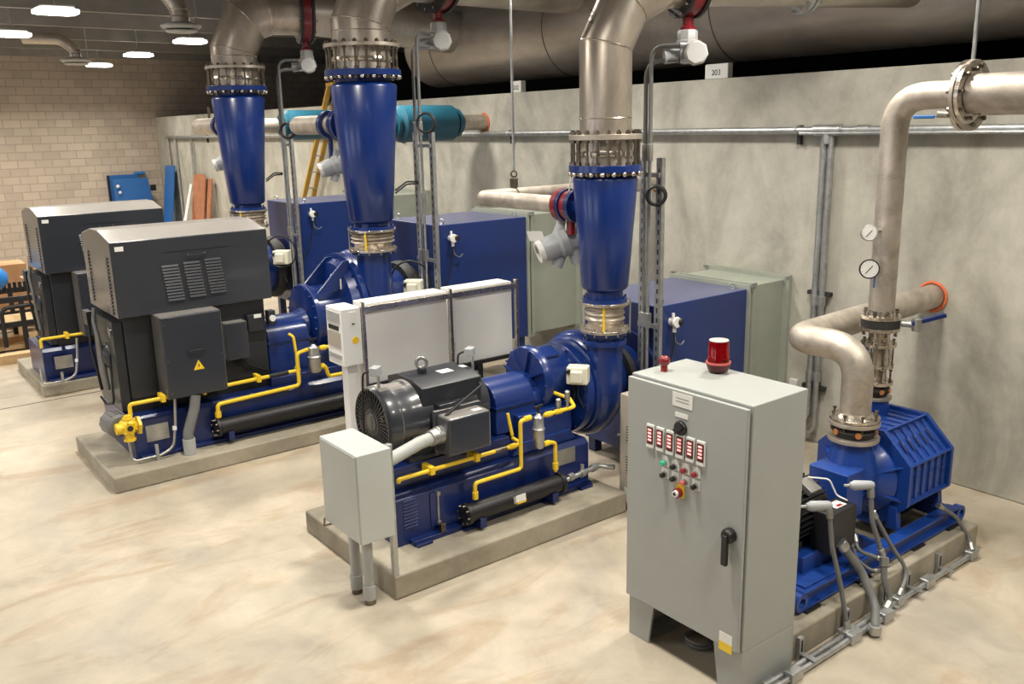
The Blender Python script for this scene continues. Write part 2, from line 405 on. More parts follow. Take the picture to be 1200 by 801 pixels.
for x in (-1.2, 3.0, 6.0):
    for y in (0.55, 3.95, 7.35, 10.75, 14.15, 17.6, 21.0, 24.4):
        if x < 0 and y < 7: continue
        col = {-1.2: 'left aisle', 3.0: 'motor ends', 6.0: 'blower cones'}[x]
        row = {.55: 'just behind the small blower pad', 3.95: 'in line with the small blower', 7.35: 'in line with the white panels', 10.75: 'in line with the left pad',
               14.15: 'in line with the rear motor', 17.6: 'past the rear motor', 21.0: 'two rows from the block wall', 24.4: 'nearest the block wall'}[y]
        lamp(x, y, LL.get((x, y), 'high bay lamp above the %s, %s' % (col, row)))

# ------------------------------------------------------------------ concrete pads
def pad(x0, x1, y0, y1, z, label):
    o = G().box(x0, x1, y0, y1, 0, z).build('equipment_pad', 'pad', bev=0.018); tag(o, label, 'concrete pad', 'equipment pads')
pad(4.38, 6.86, 2.87, 4.0, 0.2, 'low concrete pad under the small blower behind the control cabinet')
pad(2.84, 5.2, 5.145, 6.66, 0.19, 'concrete pad in the middle, with the grey junction box at its corner')
pad(1.77, 5.6, 8.58, 10.15, 0.165, 'concrete pad under the big slate motor with the warning triangle')
pad(1.9, 5.5, 12.62, 14.5, 0.16, 'concrete pad farthest left under the rearmost slate motor')

# ------------------------------------------------------------------ discharge towers (cone, joints, pipe)
def tower(X, Y, zs, rs, who, nb):
    """zs/rs: levels and radii measured on the tower; returns everything built"""
    out = []
    z = zs
    # lower expansion joint
    e = thing('expansion_joint', 'steel bellows joint under ' + who, 'expansion joint', (X, Y, z['ejb']), 'bellows joints under the cones'); out.append(e)
    h0, h1 = z['ejb'], z['ejt']; H = h1-h0; r = rs['bel']; ro = rs['ejf']
    G().lathe([(0, ro), (.028, ro)], (X, Y, h0), n=36).build('flange', 'ssb', e, .004)
    G().lathe([(0, ro), (.028, ro)], (X, Y, h1-.028), n=36).build('flange', 'ssb', e, .004)
    pr = [(.028, r*.9)]; nc = 3; a0 = .028+H*.24; a1 = H-.03
    pr.append((a0, r*.9))
    for k in range(nc):
        s0 = a0+(a1-a0)*k/nc; s = (a1-a0)/nc
        pr += [(s0+s*.12, r*.93), (s0+s*.25, r*1.03), (s0+s*.5, r*1.08), (s0+s*.75, r*1.03), (s0+s*.88, r*.93)]
    pr.append((H-.028, r*.9))
    G().lathe(pr, (X, Y, h0), n=36).build('bellows', 'ss', e, ang=70)
    c = Vector((X, Y, 0)); dirn = Vector((-.72, -.69, 0)).normalized()
    b0 = c+dirn*(r*1.12)
    G().bar((b0.x, b0.y, h0+.03), (b0.x, b0.y, h1-.03), .022, .012, up=dirn).build('shipping_bar', 'yellow', e, label='yellow bar')
    side = Vector((.69, -.72, 0)) if nb % 2 == 0 else Vector((-.69, .72, 0))
    b1 = c+side*(ro*1.03)
    G().tube([(b1.x, b1.y, h0-.02), (b1.x, b1.y, h1+.02)], .008, 6).build('limit_rod', 'galv', e)
    bolts(e, (X, Y, h0+.014), (0, 0, 1), ro*.93, 12, .011, .075)
    # cone
    cn = thing('discharge_cone', who, 'discharge cone', (X, Y, z['ejt']), 'blue discharge cones'); out.append(cn)
    t0, t1 = z['cb'], z['ct']; rb, rt = rs['cb'], rs['ct']
    nb_ = rs['ejf']*.92
    G().lathe([(0, nb_), (.03, nb_), (.031, rb*.78), (t0-z['ejt']-.02, rb*.78), (t0-z['ejt'], rb*.93), (t0-z['ejt']+.02, rb),
               (t1-z['ejt']-.02, rt), (t1-z['ejt'], rt*.97), (t1-z['ejt']+.02, rt*.86), (t1-z['ejt']+.03, rt*.80), (z['bf0']-z['ejt']+.001, rt*.80)],
              (X, Y, z['ejt']), n=56).build('cone_body', 'blue', cn, ang=50)
    G().lathe([(0, rs['fl']), (z['bf1']-z['bf0'], rs['fl'])], (X, Y, z['bf0']), n=48).build('flange', 'blue', cn, .005)
    bolts(cn, (X, Y, z['ejt']+.02), (0, 0, 1), nb_*.9, 12, .011, .07, 'blue')
    # dismantling joint with tie rods
    d = thing('dismantling_joint', 'tie rod pipe joint above ' + who, 'pipe joint', (X, Y, z['bf1']), 'tie rod joints on the cones'); out.append(d)
    G().lathe([(0, rs['fl']*.74), (z['tf0']-z['bf1']+.002, rs['fl']*.74)], (X, Y, z['bf1']), n=40).build('sleeve', 'ss', d)
    G().lathe([(0, rs['fl']*.80), (.02, rs['fl']*.82), (.045, rs['fl']*.80)], (X, Y, (z['bf1']+z['tf0'])/2-.03), n=40).build('band', 'ssb', d)
    G().lathe([(0, rs['fl']*.985), (z['tf1']-z['tf0'], rs['fl']*.985)], (X, Y, z['tf0']), n=48).build('flange', 'matte_ss', d, .005)
    N = 20; ps = circ((X, Y, 0), (0, 0, 1), rs['fl']*.91, N, .1)
    L0, L1 = z['bf0']-.03, z['tf1']+.035
    g = G().cyl((ps[0].x, ps[0].y, L0), (ps[0].x, ps[0].y, L1), .0125 if nb else .011, 8)
    for zz in (z['bf0']-.022, z['bf1'], z['tf0']-.024, z['tf1']):
        g.cyl((ps[0].x, ps[0].y, zz), (ps[0].x, ps[0].y, zz+.024), .023, 6)
    o = g.build('tie_rod', 'rodsteel', d); rep(o, [p-ps[0] for p in ps[1:]])
    ps2 = circ((X, Y, 0), (0, 0, 1), rs['fl']*.955, N, .1+PI/N)
    g = G().ball((ps2[0].x, ps2[0].y, z['bf0']-.012), .024, 8, 5); o = g.build('cap_nut', 'ssb', d); rep(o, [p-ps2[0] for p in ps2[1:]])
    return out
def zat(X, px, ys): return {k: at(px, y, X=X).z for k, y in ys.items()}
# middle blower
TB = Vector((5.35, 5.59, 0))
ysB = dict(tf1=157, tf0=163.5, bf1=192.5, bf0=201, ct=207, cb=337, ejt=352, ejb=387)
zB = zat(5.35, 709, ysB)
tower(5.35, 5.59, zB, dict(fl=.315, ct=.279, cb=.207, ejf=.218, bel=.168), 'the shortest blue cone in the centre', 0)
TC = Vector((4.95, 9.03, 0))
ysC = dict(tf1=50.5, tf0=55, bf1=81.5, bf0=89, ct=99, cb=258, ejt=267, ejb=292)
zC = zat(4.95, 432, ysC)
tc = tower(4.95, 9.03, zC, dict(fl=.42, ct=.368, cb=.252, ejf=.275, bel=.235), 'the tall blue cone in front of the yellow ladder', 1)
DD = Vector((0, 3.72, 0))
td = tower(4.95, 12.75, zC, dict(fl=.42, ct=.368, cb=.252, ejf=.275, bel=.235), 'the leftmost blue cone near the block wall', 1)

# stainless discharge pipes with mitred bends, running over to the header
def disc_pipe(pts, r, label, start_ring=True):
    t = thing('discharge_pipe', label, 'steel pipe', pts[0], 'stainless discharge pipes')
    G().tube(pts, r, 40).build('pipe', 'ss', t, ang=25)
    for i in range(len(pts)-1):                    # weld beads at the mitres and at the foot
        a, b = Vector(pts[i]), Vector(pts[i+1])
        if i == 0: q = a+(b-a).normalized()*.13; ax = b-a
        else:
            p = Vector(pts[i-1]); ax = (a-p).normalized()+(b-a).normalized(); q = a
        G().torus(q, ax, r*1.0/ (1 if i == 0 else (b-a).normalized().dot(ax.normalized())**.5), .006, 40, 6).build('weld_seam', 'ssb', t)
    return t
r_b = .22
zt = zB['tf1']; p1 = at(708, 54, X=5.35)
B0 = (5.35, 5.59, zt+.0); B1 = Vector((5.35, 5.59, p1.z)); dB = Vector((math.cos(-.37), math.sin(-.37), 0))
HB = 4.50
B2 = B1+dB*.17+Vector((0, 0, .34)); B3 = Vector((B1.x, B1.y, HB))+dB*.50; B4 = B3+dB*.16
vB0 = B4; vB1 = vB0+dB*.18
tB = disc_pipe([B0, B1, B2, B3, B4], r_b, 'stainless pipe rising from the shortest blue cone and bending to the right')
text(tB, 'S.A.A.', .055, 'ink', at(694, 18, X=5.19)+Vector((-.012, -.01, 0)), (.05, -.2, 1), (-.8, .55, .3))
EB = Vector((8.5, 4.33, HB+.02))
t = thing('discharge_pipe', 'stainless pipe from the red valve near top right running into the big header', 'steel pipe', vB1, 'stainless discharge pipes')
G().tube([vB1+dB*.0, EB], .2, 36).build('pipe', 'ssd', t)
fd = (EB-vB1).normalized(); fl = at(949, 5, X=7.05); fp = vB1+fd*((fl-vB1).dot(fd))
G().cyl(fp-fd*.04, fp-fd*.005, .265, 32).build('flange', 'galv', t, .004); G().cyl(fp+fd*.005, fp+fd*.04, .265, 32).build('flange', 'galv', t, .004)
bolts(t, fp, fd, .24, 12, .012, .13)
# next one: tall cone in the middle left
r_c = .315
C0 = Vector((4.95, 9.03, zC['tf1'])); C1 = Vector((4.95, 9.03, at(427, 28, X=4.95).z)); HC = 5.05
dC = Vector((1, 0, 0))
C2 = C1+dC*.17+Vector((0, 0, .36)); C3 = Vector((C1.x, C1.y, HC))+dC*.62; C4 = C3+dC*.30; C5 = C4+dC*.2; C6 = Vector((8.55, 9.03, HC))
disc_pipe([C0, C1, C2, C3, C4], r_c, 'wide stainless pipe bending off the top of the tall cone by the ladder')
t = thing('discharge_pipe', 'stainless pipe high behind the hanging rod, crossing above the big header', 'steel pipe', C5, 'stainless discharge pipes')
G().tube([C5, C6], r_c, 36).build('pipe', 'ssd', t)
D0 = C0+DD; D1 = Vector((4.95, 12.75, at(278, 59, X=4.95).z)); HD = 5.0
dD = (Vector((8.3, 11.75, 0))-Vector((4.95, 12.75, 0))).normalized()
D2 = D1+dD*.2+Vector((0, 0, .42)); D3 = Vector((D1.x, D1.y, HD))+dD*.50; D4 = D3+dD*.42; D5 = D4+dD*.2; D6 = Vector((8.5, 11.7, 4.72))
disc_pipe([D0, D1, D2, D3, D4], r_c, 'wide stainless pipe bending off the leftmost blue cone')
t = thing('discharge_pipe', 'stainless pipe slanting into the header behind the tall cone by the ladder', 'steel pipe', D5, 'stainless discharge pipes')
G().tube([D5, D6], r_c, 36).build('pipe', 'ssd', t)

# butterfly valves with electric actuators hanging below them
def valve(p, ax, r, label, alabel, L=.18, drop=.46, s=1.0, group='red butterfly valves'):
    p = Vector(p); ax = Vector(ax).normalized()
    v = thing('butterfly_valve', label, 'valve', p-ax*L/2-Vector((0, 0, r*1.3)), group)
    G().ring(p-ax*L*.3, p+ax*L*.3, r*1.27, r*.9, 36).build('valve_body', 'red', v, .004)
    g = G()
    G().cyl(p-ax*L*.5, p-ax*L*.31, r*1.36, 36).build('flange', 'blacksteel', v, .004)
    G().cyl(p+ax*L*.31, p+ax*L*.5, r*1.36, 36).build('flange', 'blacksteel', v, .004)
    bolts(v, p-ax*L*.5, ax, r*1.22, 14, .014, .05)
    bolts(v, p+ax*L*.5, ax, r*1.22, 14, .014, .05)
    q = p-Vector((0, 0, r*1.2))
    G().lathe([(0, .055*s), (.10*s, .05*s), (.12*s, .075*s), (.14*s, .075*s)], q, (0, 0, -1), 18).build('neck', 'red', v)
    b = q-Vector((0, 0, .14*s))
    a = thing('valve_actuator', alabel, 'valve actuator', b-Vector((0, 0, .36*s)), 'electric valve actuators')
    view = Vector((-.62, -.78, 0)).normalized(); sd = Vector((.78, -.62, 0))
    G().lathe([(0, .085*s), (.015*s, .095*s), (.09*s, .095*s), (.10*s, .105*s), (.13*s, .105*s)], b, (0, 0, -1), 8).build('gearbox', 'actlight', a, .006)
    c = b-Vector((0, 0, .22*s))
    G().lathe([(-.12*s, .06*s), (-.10*s, .085*s), (.10*s, .085*s), (.12*s, .09*s)], c, view, 16).build('housing', 'actgrey', a, .004)
    e = c+view*.12*s+sd*.05*s
    G().lathe([(0, .115*s), (.07*s, .115*s), (.09*s, .095*s)], e, view, 8).build('control_head', 'actlight', a, .006)
    G().cyl(c-sd*.22*s+Vector((0, 0, -.02)), c-sd*.05*s, .065*s, 16).build('motor_case', 'actgrey', a, .006)
    G().cyl(e-sd*.14*s+Vector((0, 0, .075*s)), e-sd*.06*s+Vector((0, 0, .075*s)), .025*s, 8).build('cable_gland', 'galv', a)
    G().cyl(e-sd*.14*s-Vector((0, 0, .055*s)), e-sd*.06*s-Vector((0, 0, .055*s)), .025*s, 8).build('cable_gland', 'galv', a)
    return e-sd*.14*s+Vector((0, 0, .075*s)), e-sd*.14*s-Vector((0, 0, .055*s))
gB = valve((vB0+vB1)/2, dB, r_b, 'red butterfly valve right of the bend above the shortest cone', 'white electric actuator above the black cable coil near top centre right', .18, s=.9)
gC = valve((C4+C5)/2, dC, r_c, 'red butterfly valve at the top edge right of the tall cone', 'white electric actuator hanging against the header right of the tall cone', .2, s=1.0)
gD = valve((D4+D5)/2, dD, r_c, 'red ring butterfly valve between the two left cones', 'white electric actuator hanging between the two left cones', .2, s=1.0)

# the header along the top of the partition, on short concrete posts
hd = thing('header_pipe', 'huge stainless header pipe lying along the top of the concrete wall', 'steel pipe', (8.6, 10, 4.0))
HX, HZ, HR = 8.62, 4.63, .62
G().lathe([(0, HR), (19.0, HR), (19.12, HR*.93), (19.22, HR*.75), (19.28, HR*.45), (19.3, .02)], (HX, -5.9, HZ), (0, 1, 0), 64).build('pipe', 'ssd', hd)
for y in (3.4, 6.75, 9.6, 12.4):
    G().torus((HX, y, HZ), (0, 1, 0), HR, .008, 64, 6).build('weld_seam', 'rodsteel', hd)
for k, (px, py, txt, lab) in enumerate(((840, 97, '203', 'white post marked 203 under the header at right'), (606, 110, '202', 'small white post marked with black digits by the hanging rod'))):
    q = at(px, py, X=7.957+.05); w = .16 if k == 0 else .11
    t = thing('support_post', lab, 'support post', (8.2, q.y, 3.805), 'posts under the header')
    G().box(7.99, 8.08, q.y-w, q.y+w, 3.806, 3.965).build('post', 'whitepl', t, .01)
    text(t, txt, .085, 'ink', (7.988, q.y, 3.87), (0, -1, 0), (0, 0, 1))
# hanging rod with hook block
hx = Vector((5.78, 7.42, 0))
t = thing('hanging_rod', 'thin grey rod hanging from the ceiling with a hook block over the bent bypass pipe', 'hanger rod', (hx.x, hx.y, 2.72))
G().tube([(hx.x, hx.y, 2.90), (hx.x, hx.y, 5.75)], .014, 8).build('rod', 'galv', t)
G().obox((hx.x, hx.y, 2.77), (.028, -.03, 0), (.02, .02, 0), (0, 0, .05)).build('block', 'rodsteel', t, .008)
G().torus((hx.x, hx.y, 2.86), (.7, .7, 0), .03, .008, 16, 6).build('hook', 'rodsteel', t)
G().torus((hx.x, hx.y, 2.64), (1, 0, 0), .085, .008, 24, 6).build('clamp', 'rodsteel', t)

# ------------------------------------------------------------------ bypass pipes
def flange_pair(parent, p, ax, r, mat='matte_ss', gap=.012, th=.025, n=10):
    p, ax = Vector(p), Vector(ax).normalized()
    G().cyl(p-ax*(gap+th), p-ax*gap, r, 32).build('flange', mat, parent, .003)
    G().cyl(p+ax*gap, p+ax*(gap+th), r, 32).build('flange', mat, parent, .003)
    bolts(parent, p, ax, r*.85, n, .012, (gap+th)*2+.05, 'rodsteel')
ZB = 2.64
t = thing('bypass_pipe', 'grey bent steel pipe running behind the shortest cone under the hanging rod', 'steel pipe', (5.35, 6.2, ZB-.1), 'bypass pipes')
G().tube([(5.35, 6.17, ZB), (5.35, 7.42, ZB), (WX-.005, 7.42, ZB)], .078, 20, .10).build('pipe', 'matte_ss', t)
v = thing('bypass_valve', 'red flanged bypass valve on the back of the shortest cone', 'valve', (5.35, 6.08, ZB-.2), 'bypass valves')
G().cyl((5.35, 5.83, ZB), (5.35, 6.02, ZB), .09, 20).build('branch', 'blue', v)
G().cyl((5.35, 5.93, ZB), (5.35, 5.98, ZB), .15, 28).build('flange', 'navy', v, .003)
G().cyl((5.35, 5.985, ZB), (5.35, 6.06, ZB), .135, 28).build('valve_body', 'red', v, .004)
G().cyl((5.35, 6.065, ZB), (5.35, 6.10, ZB), .15, 28).build('flange', 'navy', v, .003)
G().cyl((5.35, 6.105, ZB), (5.35, 6.17, ZB), .15, 28).build('flange', 'red', v, .003)
bolts(v, (5.35, 6.04, ZB), (0, 1, 0), .128, 10, .012, .22, 'red')
G().cyl((5.35, 6.03, ZB-.12), (5.35, 6.03, ZB-.26), .04, 12).build('neck', 'red', v)
def low_act(c, label, s=1.0, parent_loc=None, tags=True):
    c = Vector(c); a = thing('valve_actuator', label, 'valve actuator', c-Vector((0, 0, .16)), 'electric valve actuators')
    ax = Vector((-.80, .36, -.30)).normalized(); sd = ax.cross(Vector((0, 0, 1))).normalized(); up = sd.cross(ax)
    G().lathe([(-.24*s, .06*s), (-.20*s, .095*s), (-.08*s, .10*s), (-.06*s, .12*s), (0, .12*s), (.02*s, .10*s), (.12*s, .10*s), (.16*s, .085*s)], c, ax, 20).build('housing', 'actgrey', a, .004)
    G().cyl(c-up*.08*s-ax*.10*s, c-up*.2*s-ax*.10*s, .055*s, 12).build('motor_case', 'actgrey', a, .005)
    G().cyl(c+up*.05*s, c+up*.17*s-ax*.1*s, .05*s, 12).build('neck', 'actgrey', a, .004)
    G().ring(c+ax*.14*s, c+ax*.19*s, .09*s, .065*s, 20).build('window_ring', 'whitepl', a)
    G().cyl(c+ax*.145*s, c+ax*.165*s, .064*s, 20).build('display', 'black', a)
    G().ring(c+ax*.02*s+sd*.02-up*.1*s, c+ax*.08*s+sd*.02-up*.17*s, .05*s, .02*s, 14).build('hand_wheel', 'actgrey', a)
    if tags: 
        G().obox(c+ax*.16*s+up*.13*s, Vector((-.5, .62, 0))*.08*s, up*.042*s, sd*.002).build('tag', 'whitepl', a, label='white paper tag')
    return a
low_act((5.33, 6.18, 2.28), 'grey electric actuator with a white tag hanging left of the shortest cone', 1.15)
low_act((4.98, 9.93, 2.93), 'grey electric actuator left of the tall cone, beside the yellow ladder', 1.0, tags=False)
low_act((4.98, 13.50, 2.92), 'grey electric actuator peeping out left of the leftmost cone', 1.05, tags=False)
for y_, x_, z_, lab_ in ((9.93, 4.95, 3.41, 'bypass valve in the pale pipe left of the tall cone'), (13.5, 4.95, 3.44, 'bypass valve in the pale pipe left of the leftmost cone')):
    v = thing('bypass_valve', lab_, 'valve', (x_, y_, z_-.4), 'bypass valves')
    G().cyl((x_, y_-.04, z_), (x_, y_+.04, z_), .165, 28).build('valve_body', 'navy', v, .004)
    G().cyl((x_, y_, z_-.15), (x_, y_, z_-.42), .03, 14).build('neck', 'navy', v)
G().tube([(5.33, 6.0, 2.95), (5.31, 6.05, 2.6), (5.30, 6.05, 2.42)], .008, 6, .1).build('signal_cable', 'whitepl')
tag(COL.objects['signal_cable'], 'thin white cable hanging down beside the red bypass valve', 'cable')
# the two long bypass lines with silencers along the concrete wall
ZC_ = 3.41
t = thing('bypass_pipe', 'pale bypass pipe with a rounded bend between the two left cones', 'steel pipe', (4.95, 9.8, ZC_-.1), 'bypass pipes')
G().tube([(4.95, 9.62, ZC_), (4.95, 10.9, ZC_), (6.35, 10.9, ZC_)], .115, 24, .16).build('pipe', 'matte_ss', t)
G().tube([(7.52, 10.9, ZC_), (WX-.004, 10.9, ZC_)], .115, 24).build('pipe', 'matte_ss', t)
G().cyl((4.95, 9.34, ZC_), (4.95, 9.56, ZC_), .12, 24).build('branch', 'blue', t)
G().cyl((4.95, 9.50, ZC_), (4.95, 9.56, ZC_), .20, 28).build('flange', 'navy', t, .004)
G().cyl((4.95, 9.58, ZC_), (4.95, 9.63, ZC_), .20, 28).build('flange', 'navy', t, .004)
t = thing('bypass_pipe', 'pale bypass pipe behind the leftmost cone, rounded end showing at its left', 'steel pipe', (4.95, 13.5, ZC_-.1), 'bypass pipes')
G().tube([(4.95, 13.1, ZC_+.03), (4.95, 14.62, ZC_+.03), (6.3, 14.62, ZC_+.03)], .125, 24, .18).build('pipe', 'matte_ss', t)
G().tube([(7.5, 14.62, ZC_+.03), (WX-.004, 14.62, ZC_+.03)], .125, 24).build('pipe', 'matte_ss', t)
G().cyl((4.95, 14.0, ZC_+.13), (4.95, 14.0, ZC_+.32), .02, 8).build('gauge_tap', 'rodsteel', t)
def silencer(y, z, label):
    t = thing('silencer', label, 'silencer', (6.9, y, z-.25), 'teal silencers')
    G().lathe([(0, .14), (.05, .14), (.051, .2), (.10, .2), (.101, .15), (.16, .25), (1.0, .25), (1.06, .17), (1.061, .2), (1.12, .2), (1.121, .14), (1.18, .14)], (6.34, y, z), (1, 0, 0), 32).build('shell', 'teal', t)
silencer(10.9, ZC_, 'teal cylindrical silencer on the wall right of the tall cone')
silencer(14.62, ZC_+.03, 'teal cylindrical silencer between the two left cones, behind the pale pipe')
def collar(y, z, r, label):
    o = G().torus((WX-.008, y, z), (1, 0, 0), r+.010, .013, 32, 8).build('pipe_seal', 'orange'); tag(o, label, 'foam seal', 'orange foam seals')
collar(10.9, ZC_, .115, 'orange foam seal where the teal silencer\'s pipe enters the wall')
collar(7.42, ZB, .078, 'orange foam seal right of the shortest cone behind the conduits')

# ------------------------------------------------------------------ inlet filter boxes and ducts
def inlet_box(x0, x1, y0, y1, z0, z1, cx, cy, cz, lab, dlab):
    t = thing('inlet_box', lab, 'inlet box', ((x0+x1)/2, (y0+y1)/2, 0), 'blue inlet boxes')
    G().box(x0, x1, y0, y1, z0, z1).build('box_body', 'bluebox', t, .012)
    g = G()
    for (a, b) in ((x0+.08, y0+.08), (x1-.08, y0+.08), (x0+.08, y1-.08), (x1-.08, y1-.08)):
        G().box(a-.05, a+.05, b-.05, b+.05, .0, z0).build('leg', 'navy', t, .005)
    # lifting eyes on the roof and the folded joint strip
    for (a, b) in ((x0+.12, y0+.1), (x1-.12, y0+.1), (x0+.12, y1-.1)):
        G().torus((a, b, z1+.03), (1, .6, 0), .03, .008, 14, 6).build('lifting_eye', 'galv', t)
    G().cyl((x0-.03, cy, cz), (x0-.001, cy, cz), .42*(z1-z0)/1.55, 32).build('inlet_ring', 'navy', t, .004)
    # instrument transmitter with its cable
    q = Vector((x0+.17 if x0 < 5.8 else x0+.16, y0-.03, z1-.16))
    w = thing('transmitter', 'white transmitter on the ' + lab[4:], 'transmitter', q-Vector((0, 0, .06)), 'white transmitters')
    G().lathe([(0, .04), (.05, .04), (.07, .055), (.09, .05)], q+Vector((0, .029, 0)), (0, -1, 0), 16).build('housing', 'whitepl', w, .004)
    G().cyl(q+Vector((.03, -.03, 0)), q+Vector((.05, -.075, 0)), .035, 16).build('display_cap', 'black', w)
    G().cyl(q+Vector((.01, -.01, -.05)), q+Vector((.01, -.01, -.10)), .018, 8).build('gland', 'whitepl', w)
    G().cyl(q+Vector((-.01, -.01, .04)), q+Vector((-.01, -.01, .085)), .015, 8).build('cap', 'whitepl', w)
    G().tube([q+Vector((.01, -.01, -.1)), q+Vector((.0, -.02, -.20)), q+Vector((-.05, -.015, -.42)), q+Vector((-.17, -.015, -.62))], .008, 6, .1).build('cable', 'rubber', w)
    G().tube([q+Vector((.01, -.01, -.1)), q+Vector((.02, -.02, -.2)), q+Vector((.10, -.02, -.24)), q+Vector((.14, -.02, -.2))], .007, 6, .06).build('cable_loop', 'flexgrey', w)
    # grey duct to the wall with its angle flanges
    d = thing('intake_duct', dlab, 'duct', ((x1+WX)/2, (y0+y1)/2, z0), 'grey intake ducts')
    G().box(x1+.10, WX-.002, y0+.02, y1-.02, z0+.02, z1+.02).build('duct_body', 'duct', d, .006)
    for (a, b, e) in ((x1+.005, x1+.035, .02), (x1+.06, x1+.09, .03), (WX-.05, WX-.006, .05)):
        G().ring_rect(a, b, y0-e, y1+e, z0-e, z1+.02+e, .07).build('flange', 'duct', d)
    G().box(x1+.035, x1+.06, y0, y1, z0, z1).build('gasket', 'gasket', d)
    for (yy, zz) in ((y0-.03, z1+.03), (y1+.02, z1+.03), (y0-.03, z0)):
        G().box(x1+.02, x1+.10, yy-.012, yy+.012, zz-.012, zz+.03).build('corner_bracket', 'galv', d)
        G().box(WX-.10, WX-.01, yy-.014, yy+.014, zz+.01, zz+.035).build('corner_bracket', 'galv', d)
    return t, w, d
def _rr(s, x0, x1, y0, y1, z0, z1, w):
    o = [(y0, z0), (y1, z0), (y1, z1), (y0, z1)]; i = [(y0+w, z0+w), (y1-w, z0+w), (y1-w, z1-w), (y0+w, z1-w)]
    vs = [(x, a, b) for x in (x0, x1) for a, b in o+i]; fs = []
    for k in range(4):
        k2 = (k+1) % 4
        fs += [(k, k2, 4+k2, 4+k), (8+k, 12+k, 12+k2, 8+k2), (k, 8+k, 8+k2, k2), (4+k, 4+k2, 12+k2, 12+k)]
    return s.add(vs, fs)
G.ring_rect = _rr
inlet_box(5.98, 7.28, 5.52, 6.55, .15, 1.69, 5.98, 5.93, 1.0, 'big blue inlet box right of the shortest cone, behind the red beacon', 'grey duct joining the rightmost blue box to the concrete wall')
inlet_box(5.70, 7.04, 8.80, 10.0, .67, 2.225, 5.7, 9.5, 1.25, 'big blue inlet box behind the white panels', 'grey duct joining the middle blue box to the wall, behind the tagged actuator')
inlet_box(5.66, 7.0, 12.52, 13.75, .70, 2.28, 5.66, 13.2, 1.3, 'big blue inlet box farthest back beside the yellow ladder', 'grey duct of the farthest blue box, hidden by the tall cone')

# ------------------------------------------------------------------ oil piping helper (yellow pipe with sockets)
def ypipe(parent, pts, r=.017, fil=.035, ends=(), name='oil_pipe'):
    o = G().tube(pts, r, 12, fil).build(name, 'yellow', parent)
    for p, d in ends:
        p, d = Vector(p), Vector(d).normalized(); G().cyl(p-d*.03, p+d*.03, r*1.5, 8).build('pipe_fitting', 'yellow', parent)
    return o
def cooler(parent, x0, x1, y, z, r, mat='black'):
    G().cyl((x0+.05, y, z), (x1-.05, y, z), r, 24).build('oil_cooler', mat, parent)
    for a, b in ((x0, x0+.055), (x1-.055, x1)):
        G().lathe([(0, r*.9), (.01, r*1.18), (.045, r*1.18), (.055, r)], (a, y, z), (1, 0, 0), 24).build('cooler_flange', mat, parent, .003)
    bolts(parent, (x0, y, z), (1, 0, 0), r*1.0, 8, .010, .03, 'rodsteel')
    for xs in (x0+.14, x1-.14):
        G().box(xs-.03, xs+.03, y-r, y+r+.03, z-r*1.7, z-r*.6).build('cooler_bracket', 'navy', parent, .004)
def oil_filter(parent, x, y, zb, zt, r):
    h = zt-zb
    G().lathe([(0, r*.8), (.02, r), (h*.52, r), (h*.53, r*1.08)], (x, y, zb), n=20).build('filter_bowl', 'plate', parent)
    G().lathe([(h*.53, r*1.08), (h*.56, r*1.15), (h*.60, r*.95), (h*.88, r*.85), (h*.93, r*.5), (h, r*.3)], (x, y, zb), n=20).build('filter_head', 'galv', parent)
    G().cyl((x, y, zt), (x, y, zt+.05), .012, 8).build('valve_stem', 'black', parent)
    G().bar((x-.05, y-.01, zt+.055), (x+.05, y+.01, zt+.055), .02, .02).build('valve_handle', 'black', parent)
def vane_box(p, face, label, s=1.0):
    """cream actuator box on the blower casing"""
    p = Vector(p); face = Vector(face).normalized(); sd = face.cross(Vector((0, 0, 1))).normalized(); up = Vector((0, 0, 1))
    t = thing('vane_actuator', label, 'actuator box', p-up*.09*s, 'cream actuator boxes')
    G().obox(p, face*.07*s, sd*.10*s, up*.085*s).build('case', 'offwhite', t, .015)
    G().obox(p+face*.09*s+sd*.0, face*.03*s, sd*.055*s, up*.055*s).build('cover', 'offwhite', t, .012)
    G().cyl(p+face*.06*s+sd*.075*s+up*.04*s, p+face*.085*s+sd*.075*s+up*.04*s, .022*s, 12).build('dial', 'black', t)
    G().tube([p-up*.08*s, p-up*.2*s+face*.02, p-up*.32*s-sd*.05], .01, 6, .08).build('cable', 'rubber', t)
    return t

# ------------------------------------------------------------------ middle blower (unit with the dark grey motor)
AY = 5.93
b = thing('geared_blower', 'blue geared blower on its skid in the centre, below the shortest cone', 'blower', (4.1, AY, .19), 'geared blowers')
g = G(); g.prism([(5.53, .19), (6.34, .19), (6.34, .61), (5.58, .61), (5.53, .57)], 'X', 3.09, 5.10)
g.build('base_tank', 'navy', b, .008)
g = G().box(3.11, 4.28, 5.64, 6.28, .61, .79); g.box(3.12, 4.28, 5.62, 5.70, .74, .80); g.box(3.12, 4.28, 6.2, 6.28, .74, .80)
g.build('motor_pedestal', 'navy', b, .006)
G().box(3.20, 5.08, 5.46, 5.54, .19, .23).build('foot_rail', 'navy', b, .004)
for x in (3.28, 3.72, 4.55, 4.98): G().box(x-.07, x+.07, 5.42, 5.50, .19, .215).build('foot_plate', 'navy', b, .003)
g = G()
for k in range(9): g.obox((3.22, 5.527, .33+k*.028), (.062, 0, 0), (0, .006, .004), (0, 0, .006))
g.build('louvre_panel', 'navy', b)
G().box(3.40, 3.47, 5.52, 5.532, .27, .55).build('side_plate', 'navy', b, .003)
g = G().cyl((3.47, 5.515, .30), (3.47, 5.515, .54), .010, 8); g.box(3.455, 3.485, 5.50, 5.53, .53, .56); g.box(3.455, 3.485, 5.50, 5.53, .28, .31)
g.build('sight_glass', 'plate', b, label='sight glass')
